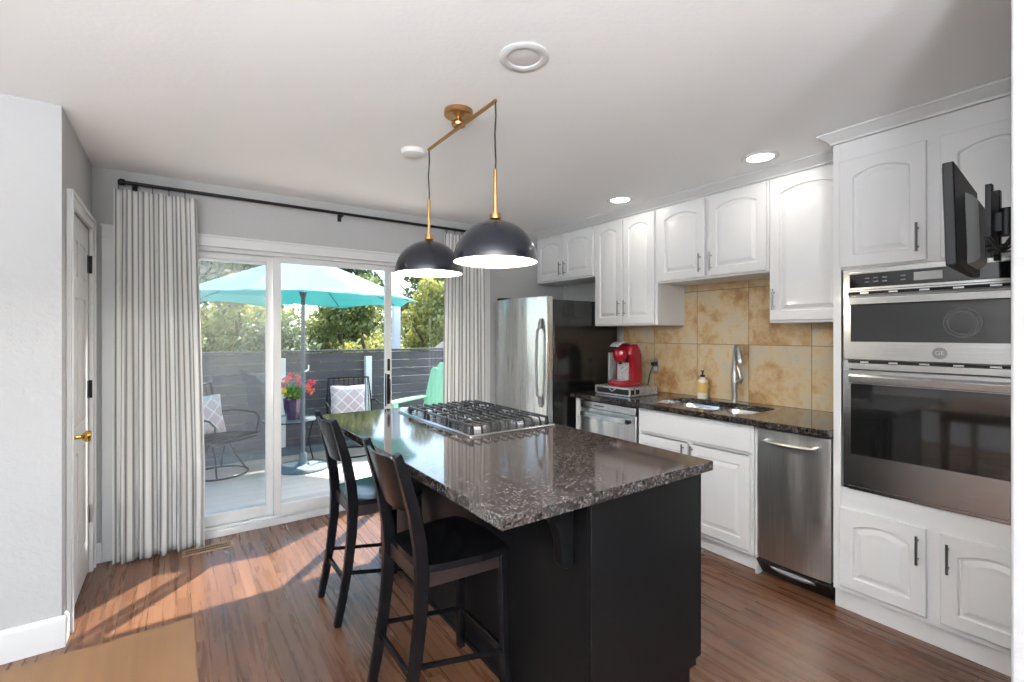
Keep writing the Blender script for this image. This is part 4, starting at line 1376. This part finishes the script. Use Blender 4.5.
# umbrella
um = thing('patio_umbrella', 'aqua patio umbrella on a dark pole', 'umbrella', (1.13, 5.57, GZ))
MB().lathe([(0, 0), (.27, 0), (.275, .02), (.26, .035), (.06, .05), (.045, .07), (.035, .16), (.03, .17), (0, .17)], n=40).build('base', M['umbbase'], um)
MB().cyl((0, 0, .05), (0, 0, 2.33), .022, n=16).build('pole', M['umbpole'], um)
RU, ZR, ZA = 1.26, 1.82, 2.34
vs = []; fs = []
NR = 10; seg = 12; ns = 8 * seg
for i in range(NR + 1):
    f_ = i / NR
    for j in range(ns):
        a_ = 2 * pi * j / ns + R(11)
        q = (j % seg) / seg
        pol = math.cos(pi / 8) / math.cos((q - .5) * pi / 4)         # octagon edge
        r_ = RU * f_ * pol
        sag = -.055 * math.sin(pi * q) * f_ * (1 - .0 * f_)
        zz = ZA - (ZA - ZR) * (f_ ** 1.05) + sag * (-.6 if f_ > .97 else .6) * f_
        vs.append((r_ * math.cos(a_), r_ * math.sin(a_), zz))
for i in range(NR):
    for j in range(ns):
        k2 = (j + 1) % ns
        fs.append((i * ns + j, i * ns + k2, (i + 1) * ns + k2, (i + 1) * ns + j))
mb = MB(); mb.add(vs, fs)
cloth, cn, cbs = new_mat('aqua_umbrella_cloth')
cbs.inputs['Base Color'].default_value = (.19, .47, .49, 1); cbs.inputs['Roughness'].default_value = .8
ctr = N(cn, 'ShaderNodeBsdfTranslucent'); ctr.inputs[0].default_value = (.10, .75, .75, 1)
cms = N(cn, 'ShaderNodeMixShader'); cms.inputs[0].default_value = .28
cn.links.new(cbs.outputs[0], cms.inputs[1]); cn.links.new(ctr.outputs[0], cms.inputs[2]); cn.links.new(cms.outputs[0], cn.nodes['Material Output'].inputs[0])
mb.build('canopy', cloth, um, smooth=25, solid=.002)
for k_ in range(8):
    a_ = 2 * pi * k_ / 8 + R(11)
    ca, sa = math.cos(a_), math.sin(a_)
    MB().cyl((.03 * ca, .03 * sa, ZA - .035), (RU * .99 * ca * .92, RU * .92 * sa, ZR + .018), .006, n=6).build('rib', M['umbpole'], um)
    MB().cyl((.03 * ca, .03 * sa, 1.93), (.55 * ca, .55 * sa, ZA - (ZA - ZR) * .41 - .03), .005, n=6).build('strut', M['umbpole'], um)
MB().lathe([(0, 1.88), (.03, 1.88), (.045, 1.95), (0, 1.96)], n=16).build('runner', M['umbpole'], um)
MB().lathe([(0, 2.42), (.02, 2.41), (.025, 2.36), (.0, 2.35)], n=12).build('finial', M['umbpole'], um)
MB().cyl((.0, 0, 1.05), (.05, -.03, 1.08), .010, n=8).cyl((.05, -.03, 1.08), (.05, -.03, 1.13), .008, n=8).build('crank', M['whiteplastic'], um)

# wire chairs with cushions
def cushion_mesh(sz, th):
    n_ = 12; vs = []; fs = []
    for sd in (-1, 1):
        for i in range(n_ + 1):
            for j in range(n_ + 1):
                u = -1 + 2 * i / n_; v_ = -1 + 2 * j / n_
                e_ = (1 - u ** 4) * (1 - v_ ** 4)
                pin = 1 - .07 * (1 - abs(u * v_)) * max(abs(u), abs(v_)) ** 3
                vs.append((u * sz / 2 * pin, sd * th / 2 * e_ ** .5, sz / 2 + v_ * sz / 2 * pin))
    W2 = n_ + 1
    for sd in (0, 1):
        o_ = sd * W2 * W2
        for i in range(n_):
            for j in range(n_):
                a_ = o_ + i * W2 + j
                q = (a_, a_ + 1, a_ + W2 + 1, a_ + W2)
                fs.append(q if sd else q[::-1])
    m = MB(); m.add(vs, fs)
    return m
def wire_chair(label, loc, rz, back=.92):
    t = thing('patio_chair', label, 'chair', loc, rz, 'black metal patio chairs')
    bm_ = M['dark_metal']
    ringp = [(.27 * math.cos(a_), .27 * math.sin(a_), .010) for a_ in [2 * pi * i / 28 for i in range(28)]]
    MB().tube(ringp, .010, 8, True).build('base_ring', bm_, t)
    for s in (-1, 1):
        MB().tube([(s * .20, -.17, .01), (s * .13, -.08, .18), (s * .10, 0, .37)], .009, 8).build('leg', bm_, t)
        MB().tube([(s * .20, .17, .01), (s * .13, .08, .18), (s * .10, 0, .37)], .009, 8).build('leg', bm_, t)
    m = MB()
    m.tube([(-.27, -.25, .40), (.27, -.25, .40), (.28, .22, .37), (-.28, .22, .37)], .011, 8, True)
    for i in range(9):
        x = -.24 + .06 * i
        m.cyl((x, -.25, .40), (x, .22, .37), .005, n=6)
    for i in range(4):
        y = -.2 + .12 * i
        m.cyl((-.27, y, .395), (.27, y, .395), .005, n=6)
    m.box(-.255, .255, -.24, .21, .355, .372)
    m.build('seat', bm_, t)
    m = MB()
    m.tube([(-.27, .22, .37), (-.27, .30, .65), (-.25, .36, back), (.25, .36, back), (.27, .30, .65), (.27, .22, .37)], .011, 8)
    for i in range(9):
        x = -.24 + .06 * i
        m.tube([(x, .22, .37), (x, .30, .65), (x, .36, back)], .005, 6)
    m.build('backrest', bm_, t)
    for s in (-1, 1):
        MB().tube([(s * .28, .29, .60), (s * .30, .10, .63), (s * .30, -.18, .61), (s * .29, -.24, .55), (s * .27, -.22, .40)], .010, 8).build('armrest', bm_, t)
    return t
wire_chair('black wire patio chair behind the left glass panel', (.36, 5.84, GZ), R(42))
wire_chair('black wire patio chair seen beyond the middle glass panel', (1.78, 5.93, GZ), R(-8), .90)
def cushion(label, loc, rz, tilt):
    o = cushion_mesh(.42, .13).build('cushion', M['pillow'], smooth=60)
    o.location = loc; o.rotation_euler = (R(tilt), 0, R(rz))
    tag(o, label, 'cushion', 'lattice patterned cushions')
cushion('pale lattice cushion on the patio chair at left', (.25, 5.83, .36), 28, -16)
cushion('pale lattice cushion on the patio chair by the middle panel', (1.735, 5.98, .36), -14, -15)

# low glass table with flower pot
t = thing('patio_side_table', 'low round glass patio table with black legs under the flowers', 'table', (1.08, 5.97, GZ))
MB().lathe([(0, .485), (.30, .485), (.303, .490), (.30, .495), (0, .495)], n=40).build('tabletop', M['tabglass'], t)
MB().tube([(.30 * math.cos(a_), .30 * math.sin(a_), .478) for a_ in [2 * pi * i / 32 for i in range(32)]], .007, 6, True).build('rim', M['dark_metal'], t)
for k_ in range(4):
    a_ = R(45 + 90 * k_)
    MB().tube([(.28 * math.cos(a_), .28 * math.sin(a_), .476), (.22 * math.cos(a_), .22 * math.sin(a_), .25), (.29 * math.cos(a_), .29 * math.sin(a_), .0)], .008, 6).build('leg', M['dark_metal'], t)
t = thing('flower_pot', 'dark purple glazed pot of pink and orange flowers on the glass table', 'flower pot', (1.10, 5.90, GZ + .495))
MB().lathe([(0, 0), (.075, 0), (.090, .04), (.108, .14), (.112, .21), (.118, .225), (.118, .24), (.104, .24), (.100, .21), (0, .20)], n=32).build('pot', M['pot'], t)
rnd = random.Random(5)
def blob_leaves(mb, cx_, cy_, cz_, rad, n_, size, rnd, flat=1):
    for _ in range(n_):
        while True:
            p_ = Vector((rnd.uniform(-1, 1), rnd.uniform(-1, 1), rnd.uniform(-1, 1)))
            if p_.length <= 1: break
        c_ = Vector((cx_, cy_, cz_)) + Vector((p_.x * rad[0], p_.y * rad[1], p_.z * rad[2]))
        d_ = Vector((rnd.gauss(0, 1), rnd.gauss(0, 1), rnd.gauss(0, 1))).normalized()
        a_ = d_.orthogonal().normalized(); b_ = d_.cross(a_)
        s_ = size * rnd.uniform(.6, 1.4)
        mb.add([c_ - a_ * s_, c_ + b_ * s_ * .5 + d_ * s_ * .12, c_ + a_ * s_, c_ - b_ * s_ * .5 + d_ * s_ * .12], [(0, 1, 2, 3)])
    return mb
blob_leaves(MB(), 0, 0, .32, (.13, .13, .10), 260, .028, rnd).build('leaves', M['stemgreen'], t)
heads = [(-.13, .0, .40), (-.09, -.05, .46), (-.04, .02, .50), (.03, -.02, .47), (.17, -.08, .42), (.14, -.05, .36), (-.12, -.05, .33), (.06, -.04, .40), (.18, -.03, .31)]
for i, (a_, b_, c_) in enumerate(heads):
    mb = MB()
    blob_leaves(mb, a_, b_, c_, (.038, .038, .034), 46, .020, rnd)
    mb.tube([(0, 0, .22), (a_ * .5, b_ * .5, .30), (a_, b_, c_)], .003, 5)
    mb.build('bloom', [M['petal'], M['petal2'], M['petal'], M['petal2'], M['petal'], M['petal2'], M['petal3']][i % 7], t)

# adirondack chair
ac = thing('adirondack_chair', 'mint green slatted garden chair beyond the right glass panel', 'chair', (2.70, 5.66, GZ), R(-58))
ac.scale = (1.08, 1.08, 1.08)
G = M['green']
for i in range(6):
    u = (i - 2.5) / 2.5
    x = u * .235
    top_ = 1.02 - .10 * u * u
    m = MB().loft([[(x - .043, .18, .26), (x + .043, .18, .26), (x + .043, .20, .26), (x - .043, .20, .26)], [(x * 1.12 - .049, .50, top_ - .03), (x * 1.12 + .049, .50, top_ - .03), (x * 1.12 + .049, .52, top_ - .03), (x * 1.12 - .049, .52, top_ - .03)], [(x * 1.12 - .025, .51, top_), (x * 1.12 + .025, .51, top_), (x * 1.12 + .025, .53, top_), (x * 1.12 - .025, .53, top_)]])
    m.build('back_slat', G, ac, bevel=.003)
for i in range(5):
    y = -.32 + i * .10
    MB().box(-.25, .25, y, y + .085, .36 - i * .025, .38 - i * .025).build('seat_slat', G, ac, bevel=.003)
for s in (-1, 1):
    MB().prism([(-.34, .0), (-.27, .0), (-.27, .54), (-.34, .54)], 'x', s * .29 - .02, s * .29 + .02).build('front_leg', G, ac, bevel=.003)
    MB().loft([[(s * .262 - .012, -.33, .28), (s * .262 + .012, -.33, .28), (s * .262 + .012, -.33, .36), (s * .262 - .012, -.33, .36)], [(s * .262 - .012, .48, .0), (s * .262 + .012, .48, .0), (s * .262 + .012, .48, .07), (s * .262 - .012, .48, .07)]]).build('rear_leg', G, ac, bevel=.003)
    MB().prism([(-.40, .545), (.38, .545), (.38, .570), (-.40, .570)], 'x', s * .32 - .065, s * .32 + .065).build('armrest', G, ac, bevel=.006)
MB().box(-.33, .33, .345, .375, .505, .544).box(-.25, .25, .205, .23, .27, .32).build('back_brace', G, ac)

# trees beyond the fence
def tree(name, label, x, y, height, crown, mat, nleaf, seed, lsize=.10, cz=None):
    rnd = random.Random(seed)
    t = thing(name, label, 'tree', (x, y, -2.6), 0, 'trees beyond the deck fence')
    tr_ = MB().tube([(0, 0, 0), (.1, .05, height * .3), (-.05, 0, height * .55), (.05, .1, height * .85)], [.20, .16, .12, .05], 10)
    for k_ in range(7):
        a_ = rnd.uniform(0, 2 * pi); h0 = height * rnd.uniform(.3, .65)
        L_ = crown[0] * rnd.uniform(.4, .7)
        tr_.tube([(0, 0, h0), (L_ * .5 * math.cos(a_), L_ * .5 * math.sin(a_), h0 + .5), (L_ * math.cos(a_), L_ * math.sin(a_), h0 + 1.2)], [.07, .05, .02], 6)
    tr_.build('trunk', M['bark'], t)
    mb = MB()
    nb = 52
    for _ in range(nb):
        while True:
            p_ = Vector((rnd.uniform(-1, 1), rnd.uniform(-1, 1), rnd.uniform(-1, 1)))
            if .35 < p_.length <= 1: break
        rr_ = crown[0] * rnd.uniform(.24, .40)
        c_ = (p_.x * (crown[0] - rr_), p_.y * (crown[1] - rr_), (cz or height * .6) + p_.z * (crown[2] - rr_ * .5))
        blob_leaves(mb, *c_, (rr_, rr_, rr_ * .8), nleaf // nb, lsize, rnd)
    mb.build('foliage', mat, t)
spec = [(-.3, 10.2, 5.0, (.95, .9, 1.7), 'leafA', 'olive green tree at the left edge of the glass door'),
        (1.65, 10.4, 5.0, (.95, .9, 1.7), 'leafC', 'greyish green tree in the front row around the umbrella pole'),
        (3.58, 10.2, 4.5, (.95, .9, 1.7), 'leafB', 'yellow-green tree just right of the umbrella pole'),
        (-1.4, 13.2, 5.8, (1.33, 1.2, 2.4), 'leafC', 'dark green tree in the second row behind the left panel'),
        (1.3, 13.0, 5.6, (1.33, 1.2, 2.4), 'leafB', 'yellowish tree in the second row left of the umbrella pole'),
        (4.0, 13.2, 5.8, (1.33, 1.2, 2.4), 'leafA', 'olive tree in the second row behind the middle panel'),
        (6.7, 13.4, 6.0, (1.33, 1.2, 2.4), 'leafB', 'yellowish tree behind the right glass panel'),
        (-2.6, 17.5, 8.6, (1.88, 1.6, 3.4), 'leafC', 'tall dark tree farthest left beyond the fence'),
        (1.2, 17.8, 8.4, (1.88, 1.6, 3.4), 'leafA', 'tall olive tree standing behind the left trees'),
        (5.0, 18.0, 8.0, (1.88, 1.6, 3.3), 'leafC', 'tall dark tree standing behind the umbrella'),
        (8.8, 18.5, 7.6, (1.88, 1.6, 3.3), 'leafA', 'tall olive tree far behind the right panel')]
for i, (x, y, h_, cr, mt_, lb) in enumerate(spec):
    tree('tree', lb, x, y, h_, cr, M[mt_], (6500, 13000, 15000)[(i > 2) + (i > 6)], 20 + i, (.05, .065, .10)[(i > 2) + (i > 6)])

# tall hedge closing the view behind the trees
rnd = random.Random(77)
t = thing('hedge', 'long dense olive green hedge far behind the trees', 'hedge', (4.0, 15.4, -2.6))
MB().box(-8, 9, -.25, .25, 0, 3.3).build('twig_core', M['bark'], t)
mb = MB()
for _ in range(130):
    x_ = rnd.uniform(-8.2, 9.2); z__ = rnd.uniform(1.6, 4.6)
    blob_leaves(mb, x_, rnd.uniform(-.3, .1), z__, (.6, .35, .55), 130, .085, rnd)
mb.build('foliage', M['leafA'], t)

# neighbour's roof
nh = thing('neighbor_house', 'grey house with sloping roof beyond the fence at right', 'house', (5.85, 9.95, -2.85))
MB().box(-1.3, 1.3, -.9, .9, 0, 3.3).build('wall', M['siding'], nh)
MB().prism([(-1.5, 3.25), (1.5, 3.25), (0, 4.25)], 'y', -1.05, 1.05).build('roof', M['roofgrey'], nh)
